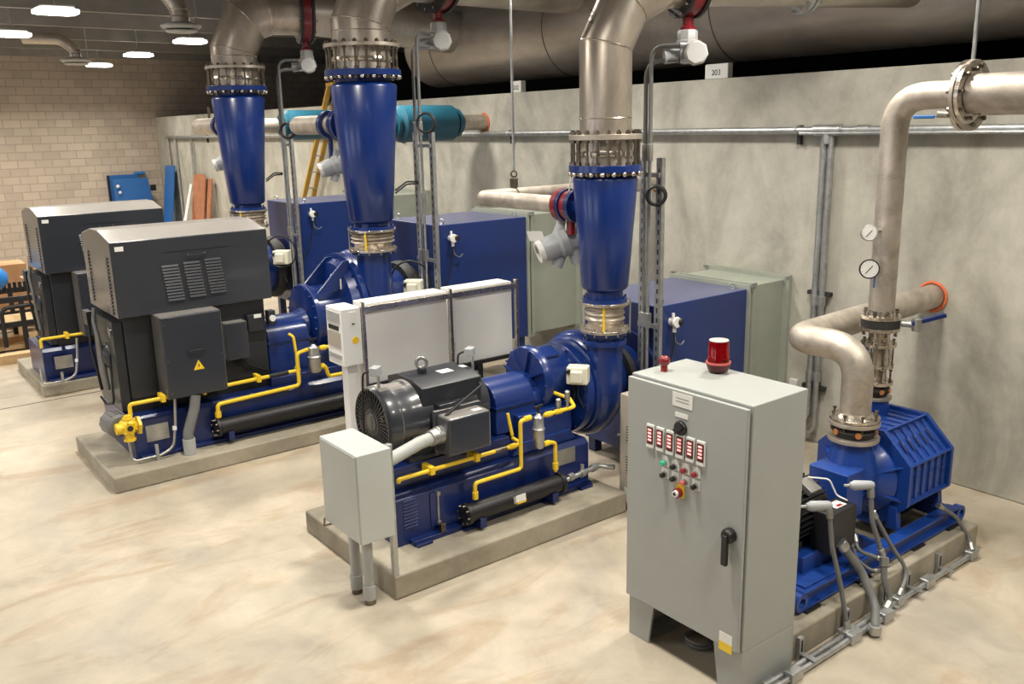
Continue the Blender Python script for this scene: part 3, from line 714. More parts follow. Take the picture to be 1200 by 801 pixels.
G().box(3.455, 3.50, 5.46, 5.50, .215, .30).build('drain_plug', 'rodsteel', b, .004)
G().box(4.70, 4.93, 5.522, 5.531, .44, .58).build('nameplate', 'plate', b, label='metal nameplate')
# coupling guard: rounded hood between motor and gearbox
g = G(); pts = [(AY-.23, .80), (AY-.23, 1.05)]+[(AY-.23*math.cos(t*PI/8), 1.05+.19*math.sin(t*PI/8)) for t in range(1, 8)]+[(AY+.23, 1.05), (AY+.23, .80)]
g.prism(pts, 'X', 4.20, 4.62).build('coupling_guard', 'blue', b, .01)
G().box(4.19, 4.62, AY-.245, AY+.245, 1.03, 1.045).build('guard_seam', 'blue', b)
g = G(); g.prism([(4.28, .61), (5.02, .61), (4.95, .72), (4.36, .72)], 'Y', 5.60, 6.28); g.box(4.38, 4.98, 5.62, 6.26, .70, .95)
g.build('gearbox_foot', 'blue', b, .015)
GC = Vector((4.70, 5.93, 1.15))
g = G().lathe([(0, .285), (.02, .30), (.09, .30), (.10, .27), (.34, .27), (.38, .25)], GC, (1, 0, 0), 40)
g.build('gearbox_drum', 'blue', b, .006)
g = G().cyl((4.58, 5.93, 1.07), (4.72, 5.93, 1.07), .16, 28)
g.cyl((4.56, 5.80, 1.02), (4.75, 5.80, 1.02), .10, 24)
g.build('bearing_boss', 'blue', b, .008)
g = G()
for a in (25, 75, 128, 165): 
    e = Vector((0, -math.cos(math.radians(a)), math.sin(math.radians(a))))
    g.bar(GC+Vector((-.012, 0, 0))+e*.08, GC+Vector((-.012, 0, 0))+e*.285, .014, .03, up=(1, 0, 0))
g.build('stiffener_ribs', 'blue', b)
G().obox((4.86, 5.80, 1.395), (.08, 0, 0), (0, .06, .03), (0, -.01, .02)).build('inspection_cover', 'blue', b, .006)
bolts(b, GC+Vector((.03, 0, 0)), (1, 0, 0), .285, 14, .010, .09, 'blue')
G().tube([(4.95, 5.70, .80), (5.02, 5.62, 1.0), (5.03, 5.72, 1.3), (5.03, 5.9, 1.40)], .012, 8, .12).build('cable', 'rubber', b, label='black cable')
# volute casing
VC = Vector((5.35, 5.93, 1.0))
g = G().lathe([(-.30, .36), (-.27, .42), (-.20, .43), (-.18, .40), (-.16, .44), (-.10, .44), (-.05, .36), (.14, .34), (.20, .26), (.60, .26)], VC, (1, 0, 0), 48)
g.build('volute_disc', 'blue', b, .004)
G().torus(VC, (1, 0, 0), .335, .165, 56, 20).build('volute_scroll', 'blue', b)
bolts(b, VC+Vector((-.27, 0, 0)), (1, 0, 0), .40, 18, .011, .05, 'blue')
zf = at(709, 396, X=5.35).z
G().lathe([(0, .165), (zf-1.0-.05, .160), (zf-1.0-.045, .195), (zf-1.0, .195), (zf-1.0+.002, .155), (zB['ejb']-1.0-.035, .155), (zB['ejb']-1.0-.03, .20), (zB['ejb']-1.0, .20)], (5.35, 5.59, 1.0), n=40).build('discharge_neck', 'blue', b, .003)
bolts(b, (5.35, 5.59, zf-.02), (0, 0, 1), .178, 12, .010, .07, 'blue')
G().lathe([(0, .33), (.05, .33), (.06, .28), (.12, .28)], (5.72, 5.93, 1.0), (1, 0, 0), 32).build('inlet_sleeve', 'rubber', b)
# oil pipes
YP = 5.49
ypipe(b, [(3.11, YP, .74), (3.11, YP, .765), (4.02, YP, .765)], ends=[((3.4, YP, .765), (0, 0, 1)), ((3.83, YP, .765), (0, 0, 1))])
for x in (3.4, 3.83): G().box(x-.02, x+.02, YP-.035, YP+.10, .735, .80).build('pipe_clip', 'yellow', b, .003)
G().tube([(4.02, YP, .765), (4.14, YP, .765)], .02, 10).build('pipe_union', 'rodsteel', b)
ypipe(b, [(4.14, YP, .765), (4.30, YP, .765), (4.30, YP+.12, .78)], ends=[((4.2, YP, .765), (1, 0, 0))])
ypipe(b, [(3.77, YP-.06, .44), (3.77, YP-.06, .575), (4.245, YP-.06, .575), (4.245, YP-.06, .99), (4.36, YP-.06, 1.0)], ends=[((3.77, YP-.06, .47), (0, 0, 1)), ((4.32, YP-.06, .998), (1, 0, 0))])
ypipe(b, [(4.22, YP+.02, .85), (4.20, YP+.05, 1.04)], .014)
oil_filter(b, 4.44, YP-.06, .71, 1.02, .048)
ypipe(b, [(4.50, YP-.06, .985), (4.80, YP-.06, .985), (4.84, YP-.06, .99), (4.88, YP+.05, 1.03), (4.80, YP+.18, 1.07)], ends=[((4.55, YP-.06, .985), (1, 0, 0)), ((4.66, YP-.06, .985), (1, 0, 0))])
for x, h in ((4.66, .09), (4.76, .14)):
    G().lathe([(0, .012), (h*.4, .014), (h*.41, .024), (h, .024), (h+.01, .012)], (x, YP-.06, 1.0), n=10).build('oil_sensor', 'plate', b, label='steel sensor plug')
ypipe(b, [(4.48, YP-.06, .73), (4.56, YP-.06, .73), (4.62, YP-.06, .71), (4.62, YP-.06, .45)], ends=[((4.62, YP-.06, .50), (0, 0, 1)), ((4.52, YP-.06, .73), (1, 0, 0))])
cooler(b, 3.64, 4.68, YP-.08, .345, .075)
G().obox((4.14, YP-.155, .365), (.05, 0, 0), (0, .002, .03), (0, -.03, .02)).build('cooler_label', 'whitepl', b, label='white and yellow label')
G().obox((4.15, YP-.165, .345), (.045, 0, 0), (0, .001, .018), (0, -.02, .01)).build('cooler_label', 'yellow', b, label='white and yellow label')
G().tube([(4.68, YP-.08, .345), (4.86, YP-.08, .36), (5.15, YP-.04, .36), (5.20, YP-.10, .35), (5.225, YP-.16, .36)], .022, 10, .08).build('water_pipe', 'galv', b, label='galvanised water pipe')
for x in (4.78, 4.92, 5.08): G().cyl((x-.03, YP-.08+(.03 if x > 5 else 0), .358), (x+.03, YP-.07+(.03 if x > 5 else 0), .36), .034, 8).build('pipe_union', 'galv', b)
G().cyl((4.92, YP-.07, .36), (4.92, YP-.07, .44), .018, 8).build('gauge_tap', 'galv', b)
vane_box((5.02, 5.58, 1.21), (-.8, -.6, 0), 'cream actuator box on the casing below the shortest cone', .95)
for k, (a, c) in enumerate((((5.25, 5.3, .0), (5.5, 5.9, .0)), ((5.15, 5.32, .0), (5.35, 6.1, .0)))):
    pass
# electric motor
m = thing('electric_motor', 'dark grey electric motor with a lifting eye, on the centre blower\'s skid', 'electric motor', (3.66, AY, .80))
MZ = 1.10
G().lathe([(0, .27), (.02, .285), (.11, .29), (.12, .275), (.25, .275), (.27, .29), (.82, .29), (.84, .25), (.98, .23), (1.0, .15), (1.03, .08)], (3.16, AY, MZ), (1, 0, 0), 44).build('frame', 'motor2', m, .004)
g = G()
for k in range(40):
    t_ = 2*PI*k/40; e = Vector((0, math.cos(t_), math.sin(t_)))
    g.bar(Vector((3.155, AY, MZ))+e*.11, Vector((3.155, AY, MZ))+e*.265, .010, .016, up=(1, 0, 0))
g.torus((3.156, AY, MZ), (1, 0, 0), .265, .012, 40, 6); g.torus((3.156, AY, MZ), (1, 0, 0), .19, .006, 40, 6); g.cyl((3.145, AY, MZ), (3.17, AY, MZ), .11, 28)
fg = g.build('fan_grille', 'motor', m)
G().cyl((3.14, AY, MZ), (3.147, AY, MZ), .07, 24).build('fan_hub', 'motor2', fg)
g = G().prism([(AY-.26, MZ+.06), (AY+.26, MZ+.06), (AY+.27, MZ+.27), (AY+.12, MZ+.315), (AY-.12, MZ+.315), (AY-.27, MZ+.27)], 'X', 3.46, 4.03)
vh = g.build('vent_hood', 'motor', m, .008)
g = G(); g.box(3.42, 3.95, AY-.285, AY-.2, MZ-.06, MZ+.04); g.box(3.42, 3.95, AY+.2, AY+.285, MZ-.06, MZ+.04); g.build('side_duct', 'motor2', m, .01)
for y in (AY-.25, AY+.25): G().box(3.30, 4.05, y-.05, y+.05, .80, .84).box(3.35, 4.0, y-.02, y+.02, .82, 1.0).build('foot', 'motor', m, .006)
G().cyl((3.63, AY, MZ+.315), (3.63, AY, MZ+.35), .04, 16).build('eye_base', 'motor', vh)
G().torus((3.63, AY, MZ+.40), (.55, .8, 0), .042, .014, 24, 8).build('lifting_eye', 'plate', vh, label='steel lifting eye')
tbx = G().box(3.52, 3.93, 5.40, 5.60, .86, 1.17).build('terminal_box', 'motor2', m, .025)
G().box(3.50, 3.95, 5.565, 5.60, .84, 1.20).build('terminal_flange', 'motor2', tbx, .008)
G().box(3.55, 3.86, 5.56, 5.72, .92, 1.12).build('terminal_neck', 'motor2', tbx, .01)
G().box(3.56, 3.72, 5.58, 5.70, 1.17, 1.235).build('small_box', 'motor', m, .008)
G().tube([(3.56, 5.50, 1.17), (3.60, 5.5, 1.19), (3.98, 5.60, 1.31), (4.05, 5.75, 1.33)], .012, 8, .03).build('cable', 'rubber', m, label='black cable')
G().box(3.74, 3.86, 5.80, 5.90, MZ+.316, MZ+.318).build('sticker', 'whitepl', vh, label='white sticker')
G().box(3.97, 4.02, 5.84, 5.91, MZ+.316, MZ+.318).build('sticker', 'whitepl', vh, label='white sticker')
G().box(3.80, 3.88, 5.45, 5.50, 1.170, 1.172).build('sticker', 'whitepl', tbx, label='white sticker')
for x in (3.20, 4.10):
    G().cyl((x, AY-.05, MZ+.26), (x, AY-.05, MZ+.40), .012, 8).build('sensor_probe', 'plate', m)
    G().obox((x-.01, AY-.03, MZ+.42), (.04, .03, 0), (-.02, .03, 0), (0, 0, .035)).build('sensor_head', 'actgrey', m, .008)
    G().tube([(x-.05, AY-.0, MZ+.42), (x-.09, AY+.03, MZ+.40), (x-.10, AY+.05, MZ+.1), (x-.10, AY+.05, MZ-.25)], .009, 6, .05).build('sensor_cable', 'rubber', m)
# junction box with its conduits and post
jb = thing('junction_box', 'plain light grey junction box at the front corner of the centre pad', 'junction box', (2.68, 5.42, .42))
G().box(2.57, 2.843, 5.10, 5.66, .54, 1.20).build('box_body', 'cabl', jb, .008)
G().box(2.565, 2.575, 5.11, 5.65, .55, 1.19).build('box_cover', 'cabl', jb, .004)
G().box(2.845, 2.885, 5.155, 5.20, .19, 1.20).build('strut_post', 'galv', jb, .003)
G().box(2.845, 2.885, 5.56, 5.60, .19, 1.16).build('strut_post', 'galv', jb, .003)
G().tube([(2.53, 5.58, .60), (2.53, 5.60, .53), (2.62, 5.58, .53)], .008, 6).build('latch', 'rodsteel', jb)
for k, y in enumerate((5.44, 5.24)):
    c = thing('rigid_conduit', ('left' if k == 0 else 'right') + ' one of the two thick grey conduits below the junction box', 'conduit', (2.68, y, 0), 'conduits under the junction box')
    G().cyl((2.68, y, .10), (2.68, y, .55), .038, 20).build('pipe', 'lightgrey', c); G().cyl((2.68, y, .04), (2.68, y, .15), .047, 20).build('coupling', 'lightgrey', c, .004)
    G().cyl((2.68, y, 0), (2.68, y, .05), .04, 20).build('stub', 'rodsteel', c)
c = thing('flexible_conduit', 'thick grey conduit from the junction box into the motor terminal box', 'conduit', (3.2, 5.45, .95))
G().tube([(2.84, 5.35, 1.0), (2.98, 5.36, 1.0), (3.30, 5.47, 1.02), (3.52, 5.50, 1.03)], .05, 18, .15).build('hose', 'lightgrey', c)
G().cyl((3.40, 5.485, 1.026), (3.47, 5.495, 1.03), .066, 10).build('gland', 'plate', c, .004); G().cyl((3.47, 5.497, 1.03), (3.525, 5.5, 1.03), .072, 10).build('gland', 'plate', c, .004)

# ------------------------------------------------------------------ the two big blowers at left: built once, copied to the row behind
CY, PZ = 9.5, .165
def big_blower():
    b = thing('geared_blower', 'blue geared blower on the left pad, with the yellow oil pump at its end', 'blower', (3.6, CY, PZ), 'geared blowers')
    g = G(); g.prism([(8.93, PZ), (10.05, PZ), (10.05, .60), (8.97, .60), (8.93, .56)], 'X', 2.08, 4.75)
    g.build('base_tank', 'navy', b, .012)
    G().box(2.12, 4.7, 8.87, 8.94, PZ, PZ+.04).build('foot_rail', 'navy', b, .004)
    g = G(); g.box(3.6, 4.7, 9.05, 9.95, .59, .70); g.box(3.70, 4.22, 9.27, 9.73, .69, 1.02); g.build('gearbox_foot', 'navy', b, .01)
    G().box(2.20, 2.42, 8.922, 8.931, .33, .50).build('nameplate', 'plate', b, label='metal nameplate')
    pts = [(CY-.3, .70), (CY-.3, 1.10)]+[(CY-.3*math.cos(t*PI/8), 1.10+.2*math.sin(t*PI/8)) for t in range(1, 8)]+[(CY+.3, 1.10), (CY+.3, .70)]
    G().prism(pts, 'X', 3.66, 4.16).build('coupling_guard', 'blue', b, .012)
    G().box(3.68, 4.15, CY-.25, CY+.25, .59, .95).build('guard_skirt', 'blue', b, .008)
    g = G().box(3.65, 4.17, CY-.315, CY+.315, 1.05, 1.07); g.build('guard_seam', 'blue', b)
    GC = Vector((4.22, CY, 1.22))
    G().lathe([(0, .37), (.02, .40), (.07, .40), (.08, .36), (.36, .36), (.38, .40), (.42, .40)], GC, (1, 0, 0), 44).build('gearbox_drum', 'blue', b, .006)
    G().lathe([(0, .15), (.09, .18), (.15, .20)], (4.10, CY, 1.15), (1, 0, 0), 28).build('bearing_boss', 'blue', b, .006)
    bolts(b, GC+Vector((.0, 0, 0)), (1, 0, 0), .375, 18, .012, .03, 'blue')
    # sloping web from the gearbox up to the casing
    for y in (CY-.34, CY+.10): G().prism([(4.28, 1.55), (4.66, 1.55), (4.70, 1.88), (4.62, 1.88)], 'Y', y, y+.03).build('stiffener_rib', 'blue', b, .004)
    VC = Vector((4.95, CY, 1.27))
    G().lathe([(-.38, .40), (-.34, .56), (-.25, .60), (-.24, .66), (-.18, .66), (-.10, .52), (.16, .48), (.24, .40), (.74, .38)], VC, (1, 0, 0), 52).build('volute_disc', 'blue', b, .005)
    G().torus(VC, (1, 0, 0), .48, .21, 60, 20).build('volute_scroll', 'blue', b)
    bolts(b, VC+Vector((-.25, 0, 0)), (1, 0, 0), .615, 26, .013, .05, 'navy')
    G().lathe([(0, .20), (zC['ejb']-1.27-.035, .195), (zC['ejb']-1.27-.03, .255), (zC['ejb']-1.27, .255)], (4.95, 9.03, 1.27), n=40).build('discharge_neck', 'blue', b, .003)
    G().lathe([(0, .46), (.05, .48), (.12, .48), (.14, .42), (.2, .42)], (5.48, CY, 1.27), (1, 0, 0), 32).build('inlet_sleeve', 'rubber', b)
    # oil piping
    Y = 8.86
    ypipe(b, [(2.06, Y, .66), (2.06, Y, .775), (2.62, Y, .775)], .02, ends=[((2.38, Y, .775), (0, 0, 1))])
    G().box(2.36, 2.40, Y-.04, Y+.10, .74, .815).build('pipe_clip', 'yellow', b, .003)
    ypipe(b, [(2.80, Y, .725), (2.80, Y, .775), (3.50, Y, .785)], .02, ends=[((3.38, Y, .785), (0, 0, 1))])
    G().box(3.36, 3.40, Y-.04, Y+.10, .75, .825).build('pipe_clip', 'yellow', b, .003)
    G().tube([(3.50, Y, .785), (3.72, Y, .79)], .024, 10).build('pipe_union', 'blacksteel', b)
    ypipe(b, [(3.72, Y, .79), (3.86, Y, .79), (3.86, Y+.1, .80)], .02)
    ypipe(b, [(2.91, Y-.02, .46), (2.91, Y-.02, .60), (3.83, Y-.02, .625), (3.83, Y-.02, .985), (3.96, Y-.02, 1.01)], .022, .05, ends=[((2.91, Y-.02, .49), (0, 0, 1))])
    ypipe(b, [(3.86, Y+.04, .85), (3.84, Y+.06, 1.16), (3.82, Y+.12, 1.18)], .016)
    oil_filter(b, 4.03, Y-.02, .74, 1.06, .068)
    ypipe(b, [(4.10, Y-.02, 1.0), (4.34, Y-.02, 1.0), (4.40, Y+.2, 1.05)], .02, ends=[((4.14, Y-.02, 1.0), (1, 0, 0))])
    ypipe(b, [(4.09, Y-.02, .79), (4.15, Y-.02, .79), (4.19, Y-.02, .66), (4.40, Y-.02, .66), (4.40, Y-.02, .50)], .022, .04, ends=[((4.40, Y-.02, .54), (0, 0, 1)), ((4.11, Y-.02, .79), (1, 0, 0))])
    cooler(b, 2.86, 4.55, Y-.03, .355, .085, 'black')
    # oil pump at the end: round casing with a ribbed body, grey pump motor behind
    g = G().lathe([(0, .05), (.02, .075), (.06, .085), (.12, .085), (.14, .06), (.17, .04)], (2.02, Y-.09, .56), (0, 1, 0), 20)
    g.cyl((2.02, Y-.03, .56), (2.02, Y-.03, .68), .035, 12); g.cyl((2.02, Y-.03, .56), (2.02, Y-.03, .42), .045, 12); g.cyl((2.02, Y-.03, .56), (2.14, Y-.03, .56), .05, 12); g.cyl((2.10, Y-.03, .56), (2.125, Y-.03, .56), .10, 6); g.cyl((2.02, Y-.03, .45), (2.02, Y-.03, .42), .06, 10); g.cyl((2.02, Y-.03, .63), (2.02, Y-.03, .66), .05, 10); g.cyl((1.98, Y-.03, .56), (1.90, Y-.03, .56), .055, 12)
    for p in circ((2.02, Y-.085, .56), (0, 1, 0), .062, 6): g.cyl(p-Vector((0, .012, 0)), p, .011, 6)
    g.build('oil_pump', 'yellow', b, .003, label='yellow oil pump')
    G().cyl((2.02, Y-.10, .56), (2.02, Y-.085, .56), .028, 14).build('pump_cap', 'blacksteel', b)
    g = G().lathe([(0, .09), (.02, .115), (.22, .115), (.25, .09), (.28, .07)], (1.96, Y+.05, .56), (-.12, 1, -.0), 22)
    for k in range(12):
        t_ = 2*PI*k/12; g.bar((1.96+.115*math.cos(t_), Y+.08, .56+.115*math.sin(t_)), (1.94+.115*math.cos(t_), Y+.27, .56+.115*math.sin(t_)), .012, .02)
    g.build('pump_motor', 'flexgrey', b, label='ribbed grey pump motor')
    return b
def vents(parent, x, y, z0, n, w, dz, dx):
    g = G()
    for k in range(n): g.obox((x+k*dx, y, z0-k*dz), (w/2, 0, 0), (0, .012, -.008), (0, .004, .007))
    return g.build('louvre', 'motor2', parent)
def big_motor():
    m = thing('electric_motor', 'big slate motor with hood, three louvres and a yellow warning triangle on its box', 'electric motor', (2.9, CY, .6), 'big hooded motors')
    y0, y1 = 9.02, 10.12
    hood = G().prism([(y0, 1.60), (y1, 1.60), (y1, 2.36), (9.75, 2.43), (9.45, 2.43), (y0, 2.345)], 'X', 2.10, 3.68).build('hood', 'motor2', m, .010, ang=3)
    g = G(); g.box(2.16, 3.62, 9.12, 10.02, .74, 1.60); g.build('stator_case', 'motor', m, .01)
    G().box(2.16, 3.62, 9.14, 9.24, .60, .75).build('foot', 'blacksteel', m); G().box(2.16, 3.62, 9.9, 10.0, .60, .75).build('foot', 'blacksteel', m)
    for k in range(3):
        g = G(); x = 2.64+k*.215
        for j in range(12): g.obox((x+.003*j, y0-.006, 2.06-j*.031+.012*k), (.082, 0, 0), (0, .010, -.006), (0, .005, .010))
        g.build('louvre', 'motor2', hood)
    G().tube([(2.83, y0, 2.16), (2.83, y0-.03, 2.155), (3.0, y0-.03, 2.158), (3.0, y0, 2.163)], .008, 8, .012).build('handle', 'motor2', hood)
    G().box(2.60, 3.26, y0-.004, y0, 2.20, 2.205).build('hood_seam', 'black', hood)
    G().box(2.145, 2.225, y0-.005, y0, 2.255, 2.30).build('nameplate', 'whitepl', hood, label='small white nameplate')
    # end face: louvre rows, bearing housing, cables
    for yy, n_ in ((9.18, 16), (9.92, 15)):
        g = G()
        for j in range(n_): g.obox((2.093, yy, 2.18-j*.036), (.008, 0, .003), (0, .045, 0), (0, 0, .010))
        g.build('end_louvre', 'motor2', hood)
    G().prism([(9.16, .62), (9.98, .62), (9.98, 1.55), (9.16, 1.55)], 'X', 2.06, 2.16).build('end_shield', 'motor', m, .01)
    g = G().lathe([(0, .06), (.02, .10), (.05, .14), (.08, .15)], (2.0, 9.5, 1.15), (1, 0, 0), 28); g.build('bearing_housing', 'motor', m, .006)
    G().lathe([(0, .05), (.02, .06)], (2.045, 9.24, 1.44), (1, 0, 0), 18).build('lifting_lug', 'motor2', m)
    G().box(2.00, 2.06, 9.92, 10.10, 1.40, 1.55).build('sensor_box', 'motor', m, .006)
    G().tube([(2.03, 10.0, 1.40), (2.0, 9.9, 1.2), (2.02, 9.84, .9), (2.03, 9.8, .72)], .016, 8, .1).build('cable', 'rubber', m, label='black cable')
    G().tube([(2.03, 9.66, 1.63), (2.0, 9.62, 1.5), (2.0, 9.5, 1.3), (2.02, 9.45, .8)], .022, 8, .1).build('conduit', 'flexgrey', m, label='grey conduit')
    G().tube([(2.04, 9.3, 1.2), (2.01, 9.22, .9), (2.0, 9.2, .72), (1.99, 9.5, .64), (2.0, 9.75, .66)], .012, 8, .08).build('cable', 'rubber', m, label='black cable')
    # terminal boxes on the front
    tb = G().box(2.42, 3.03, 8.80, 9.10, .755, 1.60).build('terminal_box', 'motor2', m, .012)
    G().box(2.43, 3.02, 8.788, 8.80, .765, 1.59).build('terminal_door', 'motor2', tb, .005)
    for x in (2.455, 2.99):
        for z in (.82, 1.15, 1.52): G().cyl((x, 8.78, z), (x, 8.79, z), .008, 8).build('bolt', 'rodsteel', tb)
    G().tube([(2.66, 8.79, 1.23), (2.66, 8.765, 1.228), (2.82, 8.765, 1.228), (2.82, 8.79, 1.23)], .008, 8, .012).build('handle', 'black', tb)
    q = Vector((2.75, 8.786, 1.06))
    G().add([q+Vector((-.055, 0, -.04)), q+Vector((.055, 0, -.04)), q+Vector((0, 0, .06)), q+Vector((-.055, .003, -.04)), q+Vector((.055, .003, -.04)), q+Vector((0, .003, .06))],
            [(0, 1, 2), (3, 5, 4), (0, 3, 4, 1), (1, 4, 5, 2), (2, 5, 3, 0)]).build('warning_triangle', 'yellow', tb, label='yellow warning triangle')
    G().add([q+Vector((-.006, -.001, -.02)), q+Vector((.012, -.001, .004)), q+Vector((.002, -.001, .004)), q+Vector((.008, -.001, .03)), q+Vector((-.012, -.001, .0)), q+Vector((-.002, -.001, .0))], [(0, 1, 2, 3, 4, 5)]).build('lightning_mark', 'ink', tb, label='black lightning mark')
    G().box(3.12, 3.36, 8.98, 9.14, 1.0, 1.40).build('auxiliary_box', 'motor2', m, .01)
    G().box(3.40, 3.58, 9.06, 9.13, 1.25, 1.44).build('auxiliary_box', 'motor', m, .008)
    G().box(3.47, 3.55, 9.05, 9.06, 1.40, 1.44).build('nameplate', 'whitepl', m, label='small white nameplate')
    g = G()
    for k in range(4): g.tube([(3.2+.03*k, 9.06, 1.0), (3.25+.04*k, 9.03, .9), (3.42+.05*k, 9.06, .80), (3.6+.03*k, 9.15, .76)], .009, 6, .08)
    g.build('cable_bundle', 'rubber', m, label='black cables')
    # shaft end and frame at the drive side
    G().cyl((3.62, CY, 1.15), (3.68, CY, 1.15), .22, 28).build('end_bell', 'motor', m)
    G().box(3.62, 3.70, 9.02, 9.12, 1.30, 1.46).build('bracket', 'motor', m, .005)
    G().cyl((3.66, 9.0, 1.38), (3.66, 9.02, 1.38), .035, 14).build('gauge', 'whitepl', m)
    return m
cb = big_blower(); cm = big_motor()
db = copy_tree(cb, (-.10, 3.78, 0)); db['label'] = 'blue blower skid farthest left, mostly hidden behind the warning-triangle motor'
dm = copy_tree(cm, (.05, 3.72, 0)); dm['label'] = 'rear slate hooded motor at far left against the block wall'
for o in [x for k_ in kids(dm) for x in kids(k_)]:
    if o.name.split('.')[0] in ('warning_triangle', 'lightning_mark'): bpy.data.objects.remove(o)
for o in list(kids(db)):
    if o.name.split('.')[0] in ('oil_pump', 'pump_motor', 'pump_cap'): bpy.data.objects.remove(o)
for o in kids(db):
    if o.name.split('.')[0] == 'base_tank': o.scale.y = .86
va = vane_box((4.66, 9.28, 1.62), (-.85, -.5, 0), 'cream actuator box on the casing left of the white panels, below the tall cone', 1.2)
v2 = vane_box((5.42, 8.95, 1.50), (-.7, -.7, 0), 'cream actuator box amid black cables behind the white panels', 1.1)
v3 = vane_box((5.36, 12.62, 1.50), (-.7, -.7, 0), 'cream actuator box with black cable loop between the left motor and the rear box', 1.2)
for i, (v, lab) in enumerate(((Vector((5.40, 8.97, 1.52)), 'black cable loop behind the white panels'), (Vector((5.35, 12.64, 1.52)), 'black cable loop beside the rear cream actuator'))):
    o = G().torus(v+Vector((.03, .06, .05)), (-.7, -.7, 0), .24, .012, 32, 6).build('cable_loop', 'rubber'); tag(o, lab, 'cable', 'black cable loops')
# conduits on the left pad
o = G().tube([(2.69, 8.81, .755), (2.66, 8.80, .62), (2.56, 8.77, .38), (2.56, 8.76, .30)], .052, 16, .15).build('flexible_conduit', 'flexgrey'); tag(o, 'thick grey flexible conduit dropping from the warning-triangle box to the pad', 'conduit')
o = G().cyl((2.56, 8.76, PZ+.002), (2.56, 8.76, .33), .062, 18).build('conduit_stub', 'lightgrey'); tag(o, 'grey conduit stub rising from the left pad', 'conduit')
t = thing('rigid_conduit', 'thin pale conduit looping along the left pad from the oil pump', 'conduit', (2.2, 8.8, PZ), 'thin pale conduits')
G().tube([(2.02, 8.88, .40), (2.02, 8.84, .22), (2.05, 8.82, .20), (2.28, 8.80, .21), (2.42, 8.81, .26), (2.47, 8.84, .5), (2.50, 8.87, .74)], .015, 10, .12).build('conduit_pipe', 'plate', t)
G().cyl((2.45, 8.825, .43), (2.455, 8.83, .47), .022, 10).build('coupling', 'whitepl', t)
G().box(2.235, 2.265, 8.785, 8.815, PZ, .33).build('strut_bracket', 'galv', t)
t2 = copy_tree(t, (-.12, 3.70, 0)); t2['label'] = 'thin pale conduit looping round the rear motor\'s blue base'

# ------------------------------------------------------------------ cable struts with conduits beside each cone
def strut_column(x, ys, z0, z1, ends, lab, top_w):
    """two slotted posts with conduits between them, the conduits flexing up to an actuator"""
    t = thing('cable_strut', 'galvanised strut posts ' + lab, 'strut post', (x, sum(ys)/2, z0), 'strut posts by the blue boxes')
    for y in ys:
        g = G().box(x-.022, x+.022, y-.034, y+.034, z0, z1); g.second('gasket')
        for k in range(int((z1-z0)/.09)): g.box(x-.0235, x-.0215, y-.008, y+.008, z0+.03+k*.09, z0+.075+k*.09)
        g.build('strut_post', 'galv', t)
    for z in (z0+.25, (z0+z1)/2, z1-.15): G().bar((x-.035, ys[0]-.02, z), (x-.035, ys[-1]+.02, z), .02, .04).build('cross_bar', 'galv', t)
    for i, e in enumerate(ends):
        y = ys[0]+(ys[-1]-ys[0])*(.42+.30*i); xx = x-.055
        c = thing('conduit', ('front' if i == 0 else 'rear') + ' steel conduit curving up to an actuator ' + lab, 'conduit', (xx, y, z0), 'conduits up to the actuators')
        G().cyl((xx, y, z0), (xx, y, z1-.02), .016, 12).build('rigid_pipe', 'galv', c)
        G().cyl((xx, y, z1-.03), (xx, y, z1+.12), .028, 12).build('fitting', 'plate', c, .003)
        G().box(xx-.022, xx+.022, y-.03, y+.03, (z0+z1)/2-.02, (z0+z1)/2+.12).build('pull_box', 'plate', c, .004)
        e = Vector(e); zz = z1+.10
        dxy = Vector((e.x-xx, e.y-y, 0))
        G().tube([(xx, y, zz), (xx, y, e.z+.01), e], .019, 12, .30, 10).build('flex_hose', 'flexgrey', c)
    return t
strut_column(5.92, (5.475, 5.675), .0, 3.05, gB, 'right of the shortest cone', .2)
strut_column(5.63, (8.74, 9.09), .35, 3.30, gC, 'right of the tall cone', .25)
strut_column(5.58, (12.46, 12.72), .35, 3.30, gD, 'right of the leftmost cone', .29)
def coil(p, ax, R, r, lab):
    p = Vector(p); t = thing('cable_coil', lab, 'cable coil', p-Vector((0, 0, R)), 'black cable coils')
    g = G()
    for k in range(4): g.torus(p+Vector(ax)*(k*.012-.02), ax, R-.006*(k % 2), r, 28, 6)
    g.build('coil', 'rubber', t)
    return t
q = at(769, 229, X=5.85); coil(q, (-.8, -.6, 0), .085, .012, 'coiled black cable hanging on the strut right of the shortest cone')
q = at(499, 144, X=5.54); coil(q, (-.8, -.6, 0), .11, .010, 'coiled black cable hanging on the strut right of the tall cone')
q = at(337, 153, X=5.50); coil(q, (-.8, -.6, 0), .11, .016, 'coiled black cable hanging on the strut right of the leftmost cone')
for dv, lab, x_ in (((0, 0, 0), 'pair of black cables bridging the tall cone and its strut', 5.55), ((-.0, 3.72, 0), 'pair of black cables bridging the leftmost cone and its strut', 5.5)):
    p = Vector((5.22, 8.92, 2.66))+Vector(dv); e = Vector((x_, 8.95 if dv[1] == 0 else 12.68, 2.74))
    g = G()
    for k in range(2): g.tube([p+Vector((0, 0, -.03*k)), (p+e)/2+Vector((0, 0, .05-.03*k)), e+Vector((0, 0, -.02*k))], .011, 6, .1)
    o = g.build('cable', 'rubber'); tag(o, lab, 'cable')

